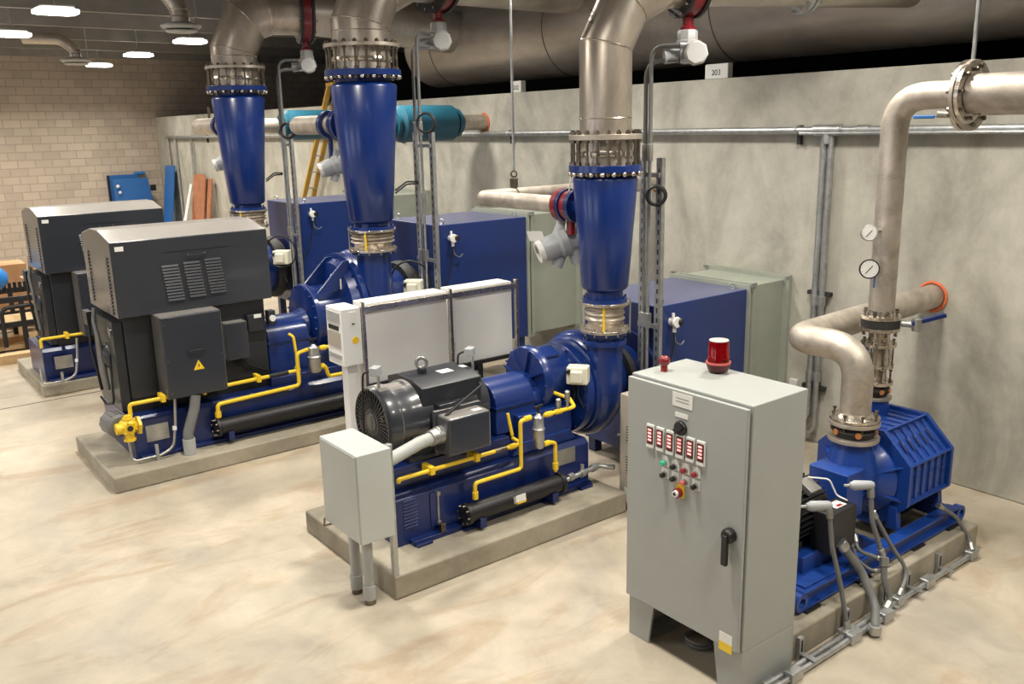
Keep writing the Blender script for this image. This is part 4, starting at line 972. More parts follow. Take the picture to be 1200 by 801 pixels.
# ------------------------------------------------------------------ white panels on their stand
t = thing('panel_stand', 'white back panels in a steel frame behind the grey motor', 'panel stand', (4.9, 7.6, 0))
ZT = 1.685
G().box(4.00, 4.95, 7.53, 7.78, .62, ZT+.02).build('panel_cabinet', 'white', t, .006)
G().box(5.04, 5.80, 7.53, 7.78, .90, ZT+.02).build('panel_cabinet', 'white', t, .006)
g = G().box(3.94, 5.87, 7.49, 7.53, ZT-.055, ZT)
g.build('top_rail', 'ssb', t, .003)
for x in (3.955, 4.975, 5.845):
    G().box(x-.018, x+.018, 7.485, 7.53, 0, ZT+.045).build('upright', 'ssb', t, .003)
G().box(3.96, 5.86, 7.50, 7.53, .86, .90).build('bottom_rail', 'blacksteel', t, .003)
for x in (5.18, 5.3, 5.42): G().box(x-.018, x+.018, 7.6, 7.64, 0, .92).build('cable_pipe', 'blacksteel', t)
g = G()
for k in range(8): g.box(5.005, 5.03, 7.50, 7.53, 1.18+k*.055, 1.21+k*.055)
G().box(5.0, 5.035, 7.505, 7.53, 1.15, 1.62).build('wire_duct', 'whitepl', t); 
G().box(3.80, 3.92, 7.60, 7.72, 0, 1.12).build('leg_column', 'white', t, .01)
w = thing('control_box', 'white box with grey vent bands and a yellow sticker, left end of the white panels', 'control box', (3.78, 7.64, 1.12))
G().box(3.72, 3.935, 7.50, 7.82, 1.12, 1.69).build('case', 'white', w, .012)
for z0, z1 in ((1.55, 1.66), (1.19, 1.26)):
    g = G()
    for k in range(int((z1-z0)/.018)): g.box(3.712, 3.72, 7.53, 7.79, z0+k*.018, z0+k*.018+.010)
    g.build('vent_band', 'lightgrey', w)
G().box(3.714, 3.72, 7.53, 7.79, 1.30, 1.45).build('vent_band', 'beigecab', w)
G().box(3.711, 3.72, 7.56, 7.76, 1.475, 1.515).build('dark_nameplate', 'ink', w, label='dark nameplate strip')
for (bx0, bx1, bz0, bz1) in ((3.80, 3.88, 1.50, 1.65),): G().box(bx0, bx1, 7.497, 7.50, bz0, bz1).build('notice', 'whitepl', w, label='white paper notice')
G().box(3.83, 3.86, 7.495, 7.4975, 1.525, 1.54).build('notice_print', 'ink', w)
G().cyl((3.86, 7.494, 1.37), (3.86, 7.5, 1.37), .035, 16).build('sticker', 'yellow', w, label='yellow round sticker')

# ------------------------------------------------------------------ grey control cabinet in front
FX = 3.84
cab = thing('control_cabinet', 'tall grey control cabinet on legs in the foreground, red beacon on top', 'control cabinet', (4.1, 3.31, 0))
G().box(FX+.012, 4.36, 2.845, 3.775, .30, 1.83).build('cabinet_body', 'cab', cab, .008)
door = G().box(FX-.022, FX+.006, 2.858, 3.775, .305, 1.812).build('door', 'cab', cab, .006)
for s_ in (0, 1):
    ya, yb, yc = ((3.775, 3.60, 3.565), (2.845, 3.02, 3.06))[s_]
    g = G(); q = [(ya, .30), (yc if s_ == 0 else yc, .30), (yb, 0), (ya, 0)]
    q = [(ya, .30), ((3.555, 3.065)[s_], .30), ((3.60, 3.02)[s_], 0), (ya, 0)]
    g.prism(q, 'X', FX+.012, FX+.03); g.prism(q, 'X', 4.34, 4.358)
    y_ = ya; g.box(FX+.03, 4.34, min(y_, y_+(-.018, .018)[s_]), max(y_, y_+(-.018, .018)[s_]), 0, .30)
    g.box(FX+.03, 4.34, min(y_, y_+(-.17, .17)[s_]), max(y_, y_+(-.17, .17)[s_]), 0, .012)
    g.build('leg_stand', 'cab', cab, .002)
dx = FX-.022
def on_door(name, y, z, w, h, d, mat, bev=.002, label=None):
    return G().box(dx-d, dx, y-w/2, y+w/2, z-h/2, z+h/2).build(name, mat, door, bev, label)
on_door('name_plate', 3.325, 1.755, .155, .085, .003, 'whitepl', .001, 'white engraved plate')
for k in range(2): G().box(dx-.0035, dx-.003, 3.275, 3.375, 1.762-k*.02, 1.768-k*.02).build('engraved_line', 'greyink', door)
on_door('name_plate', 3.33, 1.662, .10, .03, .003, 'whitepl', .001, 'small white plate')
G().lathe([(0, .046), (.012, .046), (.022, .040)], (dx, 3.33, 1.585), (-1, 0, 0), 24).build('selector_switch', 'black', door)
G().obox((dx-.03, 3.33, 1.585), (.012, 0, 0), (0, .012, .012), (0, .022, -.022)).build('selector_knob', 'black', door, .003)
for k in range(6):
    y = 3.57-k*.08; z = 1.472
    on_door('meter_frame', y, z, .062, .15, .012, 'whitepl', .002)
    on_door('meter_display', y, z+.004, .050, .112, .016, 'darkred', .002)
    g = G()
    for j in range(4): g.box(dx-.0175, dx-.016, y-.014, y+.014, z-.03+j*.022, z-.018+j*.022)
    g.build('meter_digits', 'redled', door)
    G().box(dx-.016, dx-.012, y-.028, y+.028, z-.073, z-.056).build('meter_tag', 'whitepl', door)
bc = ['greenbtn', 'black', 'redbtn', 'redbtn', 'black', 'black', 'pinkbtn', 'black']
for k in range(8):
    y = 3.452-(k % 4)*.082; z = 1.335-(k//4)*.078
    on_door('legend_plate', y-.004, z+.006, .056, .064, .003, 'whitepl', .001)
    G().lathe([(0, .021), (.012, .021)], (dx-.003, y, z-.004), (-1, 0, 0), 18).build('button_bezel', 'plate', door)
    G().lathe([(0, .016), (.022, .016), (.026, .012)], (dx-.012, y, z-.004), (-1, 0, 0), 16).build('push_button', bc[k], door)
on_door('legend_plate', 3.325, 1.185, .07, .085, .003, 'yellow', .001, 'yellow plate')
G().lathe([(0, .03), (.03, .03)], (dx-.003, 3.33, 1.175), (-1, 0, 0), 18).build('button_bezel', 'redbtn', door)
G().lathe([(0, .022), (.018, .02)], (dx-.03, 3.33, 1.175), (-1, 0, 0), 18).build('push_button', 'whitepl', door); G().lathe([(0, .011), (.003, .01)], (dx-.048, 3.33, 1.175), (-1, 0, 0), 12).build('button_core', 'ink', door)
G().lathe([(0, .045), (.03, .045), (.045, .035)], (dx, 2.94, 1.04), (-1, 0, 0), 22).build('handle_base', 'black', door)
g = G().obox((dx-.045, 2.943, .955), (.014, 0, 0), (0, .020, 0), (0, 0, .095)); g.build('door_handle', 'black', door, .008)
on_door('warning_label', 2.945, .37, .095, .062, .002, 'whitepl', .0005, 'white half of the label')
on_door('warning_label', 2.945, .31, .095, .058, .002, 'yellow', .0005, 'yellow half of the label')
# cabinet toppings
t = thing('beacon_light', 'red rotating beacon with a grey cap on the control cabinet', 'beacon', (4.25, 3.42, 1.83))
G().lathe([(0, .025), (.012, .025), (.013, .062), (.05, .075), (.058, .075)], (4.25, 3.42, 1.83), n=28).build('base', 'darkred', t)
G().lathe([(.0585, .076), (.064, .078), (.071, .076)], (4.25, 3.42, 1.83), n=28).build('trim_ring', 'pinkbtn', t)
G().lathe([(.071, .068), (.20, .062), (.203, .06)], (4.25, 3.42, 1.83), n=28).build('lens', 'lens', t)
G().lathe([(.203, .061), (.207, .06), (.209, .045)], (4.25, 3.42, 1.83), n=28).build('cap', 'lightgrey', t)
g = G().cyl((4.25, 3.42, 1.89), (4.25, 3.42, 1.98), .014, 10); g.obox((4.24, 3.42, 1.98), (.012, .03, 0), (.03, -.012, 0), (0, 0, .035)); g.build('reflector', 'redbtn', t)
t = thing('alarm_bulb', 'small red bulb horn on the left end of the control cabinet top', 'alarm bulb', (4.02, 3.66, 1.83))
G().lathe([(0, .022), (.03, .022), (.035, .019)], (4.02, 3.66, 1.83), n=18).build('base', 'redbtn', t)
G().lathe([(.034, .018), (.045, .032), (.065, .038), (.085, .034), (.097, .02), (.10, .004)], (4.02, 3.66, 1.83), n=20).build('bulb', 'red', t)
t = thing('floor_cable', 'coil of dark cable lying on the floor below the control cabinet', 'cable', (4.1, 3.35, 0))
g = G(); g.torus((4.12, 3.38, .02), (.05, .02, 1), .10, .011, 30, 6); g.torus((4.12, 3.39, .035), (.1, .0, 1), .09, .011, 30, 6); g.tube([(4.2, 3.40, .03), (4.25, 3.5, .02), (4.3, 3.45, .3)], .011, 6, .05); g.build('coil', 'flexgrey', t)
# the smaller vented cabinet behind it
t = thing('vented_cabinet', 'narrow beige-grey vented cabinet half hidden behind the grey control cabinet', 'cabinet', (5.42, 5.07, 0))
G().box(5.25, 5.62, 4.85, 5.29, 0, 1.06).build('case', 'beigecab', t, .012)
for z in (.70, .42):
    G().box(5.244, 5.25, 5.13, 5.205, z-.075, z+.075).build('vent', 'black', t)
    g = G()
    for k in range(6): g.box(5.240, 5.246, 5.13, 5.205, z-.07+k*.025, z-.058+k*.025)
    g.build('vent_slats', 'beigecab', t)
G().box(5.246, 5.25, 5.14, 5.22, .06, .20).build('notice', 'whitepl', t, label='white notice')
G().cyl((5.22, 5.285, .68), (5.25, 5.275, .68), .012, 8).build('latch', 'plate', t)

# ------------------------------------------------------------------ small multistage blower behind the cabinet
AYc, AZc = 3.40, .70
s = thing('multistage_blower', 'small bright blue multistage blower with ribbed eight-sided casing at right', 'blower', (5.9, AYc, .2))
g = G()
for y in (3.02, 3.74):
    g.box(4.66, 6.72, y-.05, y+.05, .215, .235); g.box(4.66, 6.72, y-.012, y+.012, .235, .33); g.box(4.66, 6.72, y-.05, y+.05, .33, .345)
for x in (4.675, 5.4, 5.7, 6.70): g.box(x-.015, x+.015, 3.0, 3.76, .22, .34)
g.box(4.70, 5.42, 3.0, 3.76, .335, .36); g.box(4.84, 5.30, 3.12, 3.68, .35, .475); g.build('base_frame', 'bright_blue', s, .004)
for x in (4.74, 5.35, 6.1, 6.62):
    for y in (3.02, 3.74): G().box(x-.08, x+.08, y-.07, y+.07, .2, .215).build('rubber_foot', 'rubber', s)
for x in (4.63, 6.76):
    for y in (3.0,): 
        g = G(); g.ring((x, y-.03, .28), (x, y+.03, .28), .065, .035, 24); g.build('lifting_lug', 'bright_blue', s)
def octo(h, c=.41): 
    k = h*c
    return [(AYc-h, AZc-k), (AYc-h, AZc+k), (AYc-k, AZc+h), (AYc+k, AZc+h), (AYc+h, AZc+k), (AYc+h, AZc-k), (AYc+k, AZc-h), (AYc-k, AZc-h)]
g = G()
N = 6; x0, x1 = 6.0, 6.60
for k in range(N):                                   # ribbed stages
    a, b_ = x0+(x1-x0)*k/N, x0+(x1-x0)*(k+1)/N
    g.prism(octo(.345), 'X', a, b_); g.prism(octo(.358), 'X', a+.025, b_-.025)
g.build('stage_casing', 'bright_blue', s, .006)
G().prism(octo(.385), 'X', x0-.025, x0+.012).build('end_plate', 'bright_blue', s, .004)
G().prism(octo(.385), 'X', x1-.012, x1+.025).build('end_plate', 'bright_blue', s, .004)
o = octo(.385)
for k in range(8):
    y, z = o[k]; e = Vector((0, y-AYc, z-AZc)).normalized()
    c = Vector((0, AYc, AZc))+e*.385
    G().bar((x0, c.y, c.z), (x1, c.y, c.z), .016, .05, up=e).build('tie_flange', 'bright_blue', s)
for k in range(5):                                   # dark slots on the upper chamfer and the side
    x = x0+.09+k*.098
    e = Vector((0, -.707, .707)); u = Vector((0, .707, .707))
    c = Vector((x, AYc, AZc))+e*.365
    G().obox(c, (.014, 0, 0), u*.05, e*.004).build('slot', 'navy', s)
    G().obox((x+.05, AYc-.36, AZc+.02), (.03, 0, 0), (0, .004, 0), (0, 0, .008)).build('rib_pad', 'bright_blue', s)
g = G().lathe([(0, .30), (.02, .30), (.10, .23), (.14, .16), (.26, .14), (.27, .10)], (5.98, AYc, AZc), (-1, 0, 0), 36)
g.build('inlet_head', 'bright_blue', s, .004)
g = G()
for k in range(8):
    t_ = PI/8+k*PI/4; e = Vector((0, math.cos(t_), math.sin(t_)))
    p = Vector((5.975, AYc, AZc)); g.add([p+e*.16, p+e*.36, p+e*.2+Vector((-.12, 0, 0)), p+e*.16+Vector((-.2, 0, 0))]+[q+e.cross(Vector((1, 0, 0)))*.012 for q in (p+e*.16, p+e*.36, p+e*.2+Vector((-.12, 0, 0)), p+e*.16+Vector((-.2, 0, 0)))],
           [(0, 1, 2, 3), (4, 7, 6, 5), (0, 4, 5, 1), (1, 5, 6, 2), (2, 6, 7, 3), (3, 7, 4, 0)])
g.build('radial_ribs', 'bright_blue', s)
IX, IY = 5.82, 3.395
G().lathe([(0, .20), (.10, .19), (.22, .15), (.28, .135), (.30, .135)], (IX, IY, .72), n=36).build('inlet_neck', 'bright_blue', s)
for y in (AYc-.28, AYc+.28):
    for x in (x0-.01, x1+.01): G().prism([(y-.05, .34), (y+.05, .34), (y+.03, .52), (y-.03, .52)], 'X', x-.03, x+.03).build('support_foot', 'bright_blue', s, .004)
G().box(x0, x1, AYc-.20, AYc+.2, .34, .40).build('under_tray', 'navy', s)
G().box(5.49, 5.72, 3.22, 3.54, .50, .86).build('coupling_guard', 'bright_blue', s, .01)
OX, OY = 6.44, 3.60
G().lathe([(0, .12), (.18, .11)], (OX, OY, .98), n=28).build('outlet_neck', 'bright_blue', s)
# motor
m = thing('electric_motor', 'small black finned motor of the multistage blower, just behind the grey cabinet', 'electric motor', (5.05, AYc, .476))
MZ = .66
G().lathe([(0, .17), (.02, .21), (.10, .22), (.11, .20), (.52, .20), (.54, .15), (.60, .06)], (4.74, AYc, MZ), (1, 0, 0), 36).build('frame', 'blacksteel', m, .003)
g = G()
for k in range(22):
    t_ = -PI*.1+PI*1.2*k/21; e = Vector((0, -math.cos(t_), math.sin(t_)))
    g.bar(Vector((4.86, AYc, MZ))+e*.215, Vector((5.25, AYc, MZ))+e*.215, .010, .035, up=e)
g.build('cooling_fins', 'black', m)
for x in (4.90, 5.20): G().box(x-.04, x+.04, AYc-.2, AYc+.2, .476, .54).build('foot', 'blacksteel', m)
G().obox((5.10, AYc-.12, MZ+.215), (.06, 0, 0), (0, .055, .03), (0, -.012, .02)).build('nameplate', 'plate', m, .004, 'metal nameplate')
G().box(5.02, 5.32, 3.03, 3.20, .46, .76).build('terminal_box', 'black', m, .015)
G().obox((5.20, 3.12, .762), (.06, 0, 0), (0, .04, 0), (0, 0, .002)).build('sticker', 'whitepl', m, label='white and red sticker'); G().obox((5.20, 3.10, .763), (.03, 0, 0), (0, .012, 0), (0, 0, .003)).build('sticker', 'redbtn', m, label='white and red sticker')
G().tube([(5.12, 3.30, .93), (5.22, 3.2, .92), (5.26, 3.16, .80), (5.30, 3.10, .77)], .006, 6, .05).build('wire', 'whitepl', m, label='white wire')
# inlet pipe through the wall
t = thing('inlet_pipe', 'stainless pipe bending from the orange wall seal down into the small blower', 'steel pipe', (IX, IY, 1.02))
flz = at(1005, 487, X=5.83).z
G().lathe([(0, .185), (.03, .185)], (IX, IY, 1.02), n=36).build('flange', 'matte_ss', t, .003)
G().lathe([(0, .14), (.02, .15), (.05, .165), (.07, .15), (.095, .14)], (IX, IY, 1.05), n=32).build('rubber_joint', 'rubber', t)
for p in circ((IX, IY, 1.098), (0, 0, 1), .163, 6, 1.0): G().cyl(Vector((p.x, p.y, 1.098)), Vector((p.x, p.y, 1.098))+(p-Vector((IX, IY, 1.098))).normalized()*.006, .024, 14).build('orange_mark', 'dullorange', t, label='orange dot')
G().lathe([(0, .185), (.028, .185)], (IX, IY, 1.145), n=36).build('flange', 'matte_ss', t, .003)
G().lathe([(0, .18), (.022, .18), (.023, .15), (.05, .125), (.055, .115)], (IX, IY, 1.178), n=36).build('flange', 'ssb', t, .002)
bolts(t, (IX, IY, 1.17), (0, 0, 1), .16, 8, .014, .14, 'rodsteel')
G().tube([(IX, IY, 1.22), (IX, IY, 1.71), (IX-.03, 3.90, 1.715), (WX-.004, 3.96, 1.74)], .112, 32, [.9, .13], 14).build('pipe', 'matte_ss', t, ang=60)
collar(3.96, 1.74, .122, 'orange foam seal round the small blower\'s inlet pipe at right')
# outlet pipe with check valve, lever valve and gauges
lv = lambda y: at(1031, y, Y=3.6).z
t = thing('outlet_pipe', 'tall stainless riser with two gauges from the small blower', 'steel pipe', (OX, OY, 1.16))
G().lathe([(0, .13), (.025, .13)], (OX, OY, 1.165), n=32).build('flange', 'matte_ss', t, .003)
G().lathe([(0, .09), (.05, .115), (.10, .09)], (OX, OY, 1.19), n=28).build('rubber_joint', 'rubber', t)
for p in circ((OX, OY, 1.24), (0, 0, 1), .112, 8, .2): G().cyl(p, p+(p-Vector((OX, OY, 1.24))).normalized()*.006, .02, 12).build('orange_mark', 'dullorange', t, label='orange dot')
G().lathe([(0, .13), (.025, .13), (.026, .08), (.13, .075), (.14, .125), (.16, .125)], (OX, OY, 1.29), n=32).build('spool', 'ssb', t)
G().lathe([(0, .10), (.10, .10), (.14, .095), (.15, .135), (.175, .135)], (OX, OY, 1.45), n=32).build('check_valve', 'ssb', t, label='bright check valve')
bolts(t, (OX, OY, 1.36), (0, 0, 1), .105, 6, .014, .10, 'rodsteel')
bolts(t, (OX, OY, 1.54), (0, 0, 1), .118, 8, .012, .22, 'rodsteel')
G().lathe([(0, .08), (.10, .08), (.101, .15), (.128, .15)], (OX, OY, 1.625), n=32).build('flange', 'ssb', t)
G().lathe([(0, .145), (.06, .145)], (OX, OY, 1.756), n=32).build('valve_body', 'gasket', t, label='dark wafer valve')
G().lathe([(0, .15), (.028, .15), (.03, .11), (.07, .10)], (OX, OY, 1.82), n=32).build('flange', 'ssb', t)
bolts(t, (OX, OY, 1.79), (0, 0, 1), .125, 8, .014, .20, 'rodsteel')
G().cyl((OX+.05, OY-.14, 1.79), (OX+.09, OY-.25, 1.79), .025, 12).build('valve_neck', 'plate', t); G().lathe([(0, .035), (.10, .035)], (OX+.09, OY-.25, 1.74), n=10).build('valve_lock', 'plate', t, .004)
G().bar((OX+.06, OY-.22, 1.80), (OX+.26, OY-.38, 1.865), .05, .032).build('lever', 'blue', t, .006, 'blue lever')
EZ = 3.50
G().tube([(OX, OY, 1.87), (OX-.02, OY, EZ), (OX-.02, OY-.50, EZ)], .098, 28, .26, 10).build('pipe', 'matte_ss', t, ang=60)
def gauge(z, r, rim, lab):
    c = at(1018 if z > 2.4 else 1018, 273 if z > 2.4 else 315, Y=3.62)
    d = Vector((-.70, -.62, .12)).normalized()
    p = Vector((OX-.10, OY, c.z))
    gt = thing('pressure_gauge', lab, 'gauge', c-Vector((0, 0, r)), 'pressure gauges')
    G().tube([(OX-.09, OY, c.z+.01), c+Vector((.06, 0, .01)), c], .014, 8).build('stem', 'plate', gt)
    G().lathe([(-.03, r*.9), (.02, r), (.03, r), (.031, r*.86)], c, d, 28).build('case', rim, gt, .002)
    G().cyl(c+d*.026, c+d*.033, r*.86, 28).build('dial', 'whitepl', gt)
    u = d.cross(Vector((0, 0, 1))).normalized(); w_ = u.cross(d)
    nd = (w_*.75-u*.66).normalized()
    G().bar(c+d*.036+nd*r*.45, c+d*.036-nd*r*.6, .006, .003, up=d).build('needle', 'ink', gt)
    g = G()
    for k in range(11):
        a = math.radians(-45+27*k); e = u*math.cos(a)+w_*math.sin(a)
        g.bar(c+d*.034+e*r*.66, c+d*.034+e*r*.78, .003, .002, up=d)
    g.build('scale_marks', 'greyink', gt); return c
gauge(2.5, .062, 'plate', 'upper gauge on the riser, white dial in a thin steel rim')
c = gauge(2.2, .075, 'black', 'lower gauge on the riser, white dial in a thick black rim')
o = G().tube([c+Vector((.06, -.02, -.06)), c+Vector((.06, -.02, -.15))], .006, 6).build('drain_stem', 'bluesheet'); tag(o, 'tiny dark stem below the black gauge', 'valve')
t = thing('air_pipe', 'big pale horizontal pipe leaving the picture at the right edge', 'steel pipe', (OX-.02, 2.4, EZ-.16))
G().cyl((OX-.02, 3.05, EZ), (OX-.02, .6, EZ), .132, 32).build('pipe', 'matte_ss', t)
G().cyl((OX-.02, 3.085, EZ), (OX-.02, 3.055, EZ), .20, 36).build('flange', 'ssb', t, .003); G().cyl((OX-.02, 3.12, EZ), (OX-.02, 3.092, EZ), .20, 36).build('flange', 'matte_ss', t, .003)
bolts(t, (OX-.02, 3.09, EZ), (0, 1, 0), .165, 8, .016, .12, 'rodsteel')
t = thing('blind_flange', 'round blind flange with bolts behind the riser\'s elbow', 'flange', (6.9, 3.35, EZ-.25))
G().cyl((6.95, 3.36, EZ), (6.95, 3.325, EZ), .26, 40).build('disc', 'ssb', t, .004); G().cyl((6.95, 3.315, EZ), (6.95, 3.28, EZ), .26, 40).build('disc', 'matte_ss', t, .004)
bolts(t, (6.95, 3.32, EZ), (0, 1, 0), .215, 8, .018, .14, 'rodsteel')
G().tube([(6.95, 3.28, EZ), (6.95, 2.3, EZ)], .15, 28).build('stub_pipe', 'matte_ss', t)
G().tube([(6.95, 3.32, EZ+.24), (6.95, 3.32, 5.75)], .016, 8).build('hanger', 'galv', t)
q = at(1086, 137, X=6.8)
t = thing('ball_valve', 'small ball valve with a blue lever under the riser\'s elbow', 'valve', q)
G().cyl(q+Vector((.05, -.05, .02)), q+Vector((.14, -.22, .01)), .028, 10).build('valve_body', 'plate', t, .003); G().cyl(q+Vector((.08, -.10, .02)), q+Vector((.08, -.10, .06)), .016, 8).build('stem', 'plate', t)
G().bar(q+Vector((-.03, .09, -.0)), q+Vector((.03, -.05, .0)), .045, .025).build('lever', 'bluesheet', t, .006, 'blue lever')

# flexible conduits and sensor heads round the small blower, conduit pair on the floor
for k, (y, z, x1_) in enumerate(((2.80, .035, 6.62), (2.755, .03, 5.35))):
    c = thing('floor_conduit', ('longer galvanised conduit' if k == 0 else 'shorter galvanised conduit') + ' along the foot of the small blower\'s pad', 'conduit', (5.2, y, 0), 'conduits along the pad')
    G().tube([(4.02, y, z), (x1_, y, z)], .021, 12).build('pipe', 'galv', c)
    G().cyl((4.0, y, z), (4.10, y, z), .036, 12).build('fitting', 'galv', c, .003)
    for x in ((4.9, 5.55, 5.95, 6.62) if k == 0 else (4.25, 4.9, 5.3)):
        G().box(x-.06, x+.06, y-.035, y+.035, z-.028, z+.045).build('conduit_body', 'galv', c, .010)
for k, x in enumerate((4.45, 4.97, 5.42, 5.75, 6.2)):
    t = thing('conduit_bracket', 'slotted bracket against the pad, number %s from the cabinet' % ('one', 'two', 'three', 'four', 'five')[k], 'bracket', (x, 2.84, 0), 'brackets on the pad')
    G().box(x-.022, x+.022, 2.838, 2.868, .0, .17).build('strut', 'galv', t, .003)
    G().box(x-.008, x+.008, 2.835, 2.839, .07, .15).build('slot', 'gasket', t)
    G().box(x-.02, x+.02, 2.73, 2.84, .055, .063).build('clamp', 'galv', t)
def flex(pts, r, lab, ends=True):
    pts = [Vector(p) for p in pts]; t = thing('flexible_conduit', lab, 'conduit', pts[-1], 'flexible conduits')
    G().tube(pts, r, 12, .14, 8).build('hose', 'flexgrey', t)
    if ends:
        for a, b_ in ((pts[0], pts[1]), (pts[-1], pts[-2])):
            d = (b_-a).normalized(); G().cyl(a-d*.01, a+d*.05, r*1.45, 10).build('gland', 'plate', t, .002)
    return t
def head(p, d, lab):
    p, d = Vector(p), Vector(d).normalized(); t = thing('sensor_head', lab, 'sensor', p-Vector((0, 0, .03)), 'grey sensor heads')
    G().lathe([(-.05, .018), (-.03, .03), (.09, .036), (.12, .02)], p, d, 12).build('body', 'actgrey', t, .003)
    G().cyl(p+d*.12, p+d*.16, .010, 8).build('probe', 'plate', t); G().cyl(p-d*.03, p-d*.03-Vector((0, 0, .06)), .02, 10).build('elbow', 'actgrey', t)
h1 = at(966, 592, Y=2.98); h2 = at(1016, 568, Y=3.03)
head(h1, (-.75, .5, .0), 'grey sensor head nearest the cabinet, over the small black motor')
head(h2, (-.72, .55, .0), 'grey sensor head beside the blue coupling guard of the small blower')
flex([h1+Vector((.03, -.02, -.04)), at(975, 640, Y=2.92), at(986, 690, Y=2.86), (4.9, 2.80, .08)], .016, 'flexible conduit nearest the cabinet, sensor to floor fitting')
flex([at(985, 636, Y=3.02), at(1010, 670, Y=2.93), at(1026, 710, Y=2.80), (5.07, 2.70, .07), (5.07, 2.70, .03)], .03, 'thickest flexible conduit from the small motor\'s box down to the floor')
flex([h2+Vector((.02, -.02, -.04)), at(1022, 610, Y=2.98), at(1034, 650, Y=2.92)], .017, 'flexible conduit from the second sensor head down to a tee')
flex([at(1002, 628, Y=3.06), at(1005, 645, Y=3.0), at(1025, 652, Y=2.93), at(1036, 656, Y=2.88)], .014, 'upper of two thin flexible loops below the small motor')
flex([at(996, 632, Y=3.06), at(1004, 655, Y=3.0), at(1020, 668, Y=2.92), at(1032, 668, Y=2.88)], .012, 'lower of two thin flexible loops below the small motor')
flex([at(1036, 654, Y=2.87), at(1036, 680, Y=2.84), (5.42, 2.79, .10), (5.35, 2.78, .06)], .022, 'short conduit tee standing on the floor conduits')
flex([at(1023, 600, Y=3.0), at(1045, 640, Y=2.93), at(1065, 670, Y=2.84), (5.55, 2.80, .08)], .015, 'flexible conduit crossing the blue frame to the third fitting')
flex([at(1100, 592, Y=2.97), at(1120, 605, Y=2.93), at(1136, 630, Y=2.85), (6.62, 2.80, .08)], .016, 'flexible conduit at the far end of the small blower')

# ------------------------------------------------------------------ conduits along the concrete wall
t = thing('wall_conduit', 'long galvanised pipe running level along the concrete wall', 'conduit', (WX-.08, 12, 3.15))
za = at(820, 154, X=WX-.08).z
G().tube([(WX-.08, -2, za), (WX-.08, 25.9, za)], .036, 14).build('pipe', 'galv', t)
for y in (1.5, 5.45, 10.2, 13.2, 16.5, 19.8, 22.7):
    G().box(WX-.05, WX-.002, y-.02, y+.02, za-.14, za+.05).build('wall_bracket', 'gasket', t); G().torus((WX-.08, y, za), (0, 1, 0), .04, .009, 16, 6).build('clamp', 'galv', t)
G().cyl((WX-.08, 5.25, za), (WX-.08, 4.95, za), .055, 14).build('tee', 'galv', t); G().cyl((WX-.08, 5.1, za), (WX-.08, 5.1, za-.13), .05, 14).build('tee', 'galv', t)
G().cyl((WX-.08, 4.78, za), (WX-.08, 4.66, za), .05, 10).build('union', 'plate', t)
o = G().tube([(WX-.115, 5.4, za-.03), (WX-.115, 3.2, za-.03)], .016, 10).build('wall_conduit', 'galv'); tag(o, 'thin short conduit under the level wall pipe by its tee', 'conduit')
for k, (y, r) in enumerate(((5.14, .034), (5.06, .03))):
    t = thing('drop_conduit', ('left' if k == 0 else 'right') + ' one of two galvanised conduits dropping down the concrete wall', 'conduit', (WX-.07, y, .2), 'dropping wall conduits')
    G().tube([(WX-.07, y, za-.02), (WX-.07, y, .30-.12*k), (WX-.07, y+.10, .22-.12*k), (WX-.07, y+.60, .20-.12*k)], r, 12, .12).build('pipe', 'galv', t)
    for z in (1.55, .75): G().cyl((WX-.07, y, z-.05), (WX-.07, y, z+.05), r*1.4, 12).build('coupling', 'galv', t)
    if k == 0:
        for z in (1.62, .62): G().box(WX-.06, WX-.002, 4.98, 5.24, z-.02, z+.02).build('wall_bracket', 'gasket', t)
for k, y in enumerate((25.8, 25.2, 23.9)):
    o = G().tube([(WX-.06, y, za-.04), (WX-.06, y, .0)], .03, 8).build('drop_conduit', 'galv'); tag(o, ('conduit drop closest to the block wall corner', 'second conduit drop from the block wall corner', 'conduit drop in front of the brown board')[k], 'conduit', 'far wall conduits')
for px, py, lab in ((990, 497, 'white outlet box on the concrete wall below the inlet pipe'),):
    q = at(930, 450, X=WX-.03); o = G().box(WX-.05, WX-.002, q.y-.05, q.y+.05, q.z-.06, q.z+.06).build('outlet_box', 'whitepl', bev=.006); tag(o, 'small pale outlet box on the wall beside the grey duct', 'outlet box')

# ------------------------------------------------------------------ ladder and leaning boards near the far corner
t = thing('step_ladder', 'yellow stepladder standing open behind the tall cone', 'ladder', (7.75, 15.2, 0))
F0 = at(357, 228, X=7.66); F1 = at(386, 100, X=7.70); u_ = (F0-F1)/(F0.z-F1.z)
fb = F0-u_*F0.z
fr = [(fb, F1), (fb+Vector((.24, 0, 0)), F1+Vector((.16, 0, 0)))]
rb_ = Vector((7.66, F1.y-1.0, 0))
rr = [(rb_, F1+Vector((0, -.12, -.05))), (rb_+Vector((.24, 0, 0)), F1+Vector((.16, -.12, -.05)))]
for a, b_ in fr: G().bar(a, b_, .09, .05, up=(0, 1, 0)).build('front_rail', 'fibre', t, .004)
for a, b_ in rr: G().bar(a, b_, .06, .05, up=(0, 1, 0)).build('rear_rail', 'fibre', t, .004)
for k in range(1, 13):
    f_ = k/13; a = fr[0][0].lerp(fr[0][1], f_); b_ = fr[1][0].lerp(fr[1][1], f_)
    G().bar(a, b_, .09, .02).build('step', 'plate', t)
for k in range(1, 8):
    f_ = k/8; G().bar(rr[0][0].lerp(rr[0][1], f_), rr[1][0].lerp(rr[1][1], f_), .04, .02).build('brace', 'fibre', t)
G().box(7.66, 7.90, F1.y-.2, F1.y+.08, F1.z-.02, F1.z+.05).build('top_cap', 'fibre', t, .01)
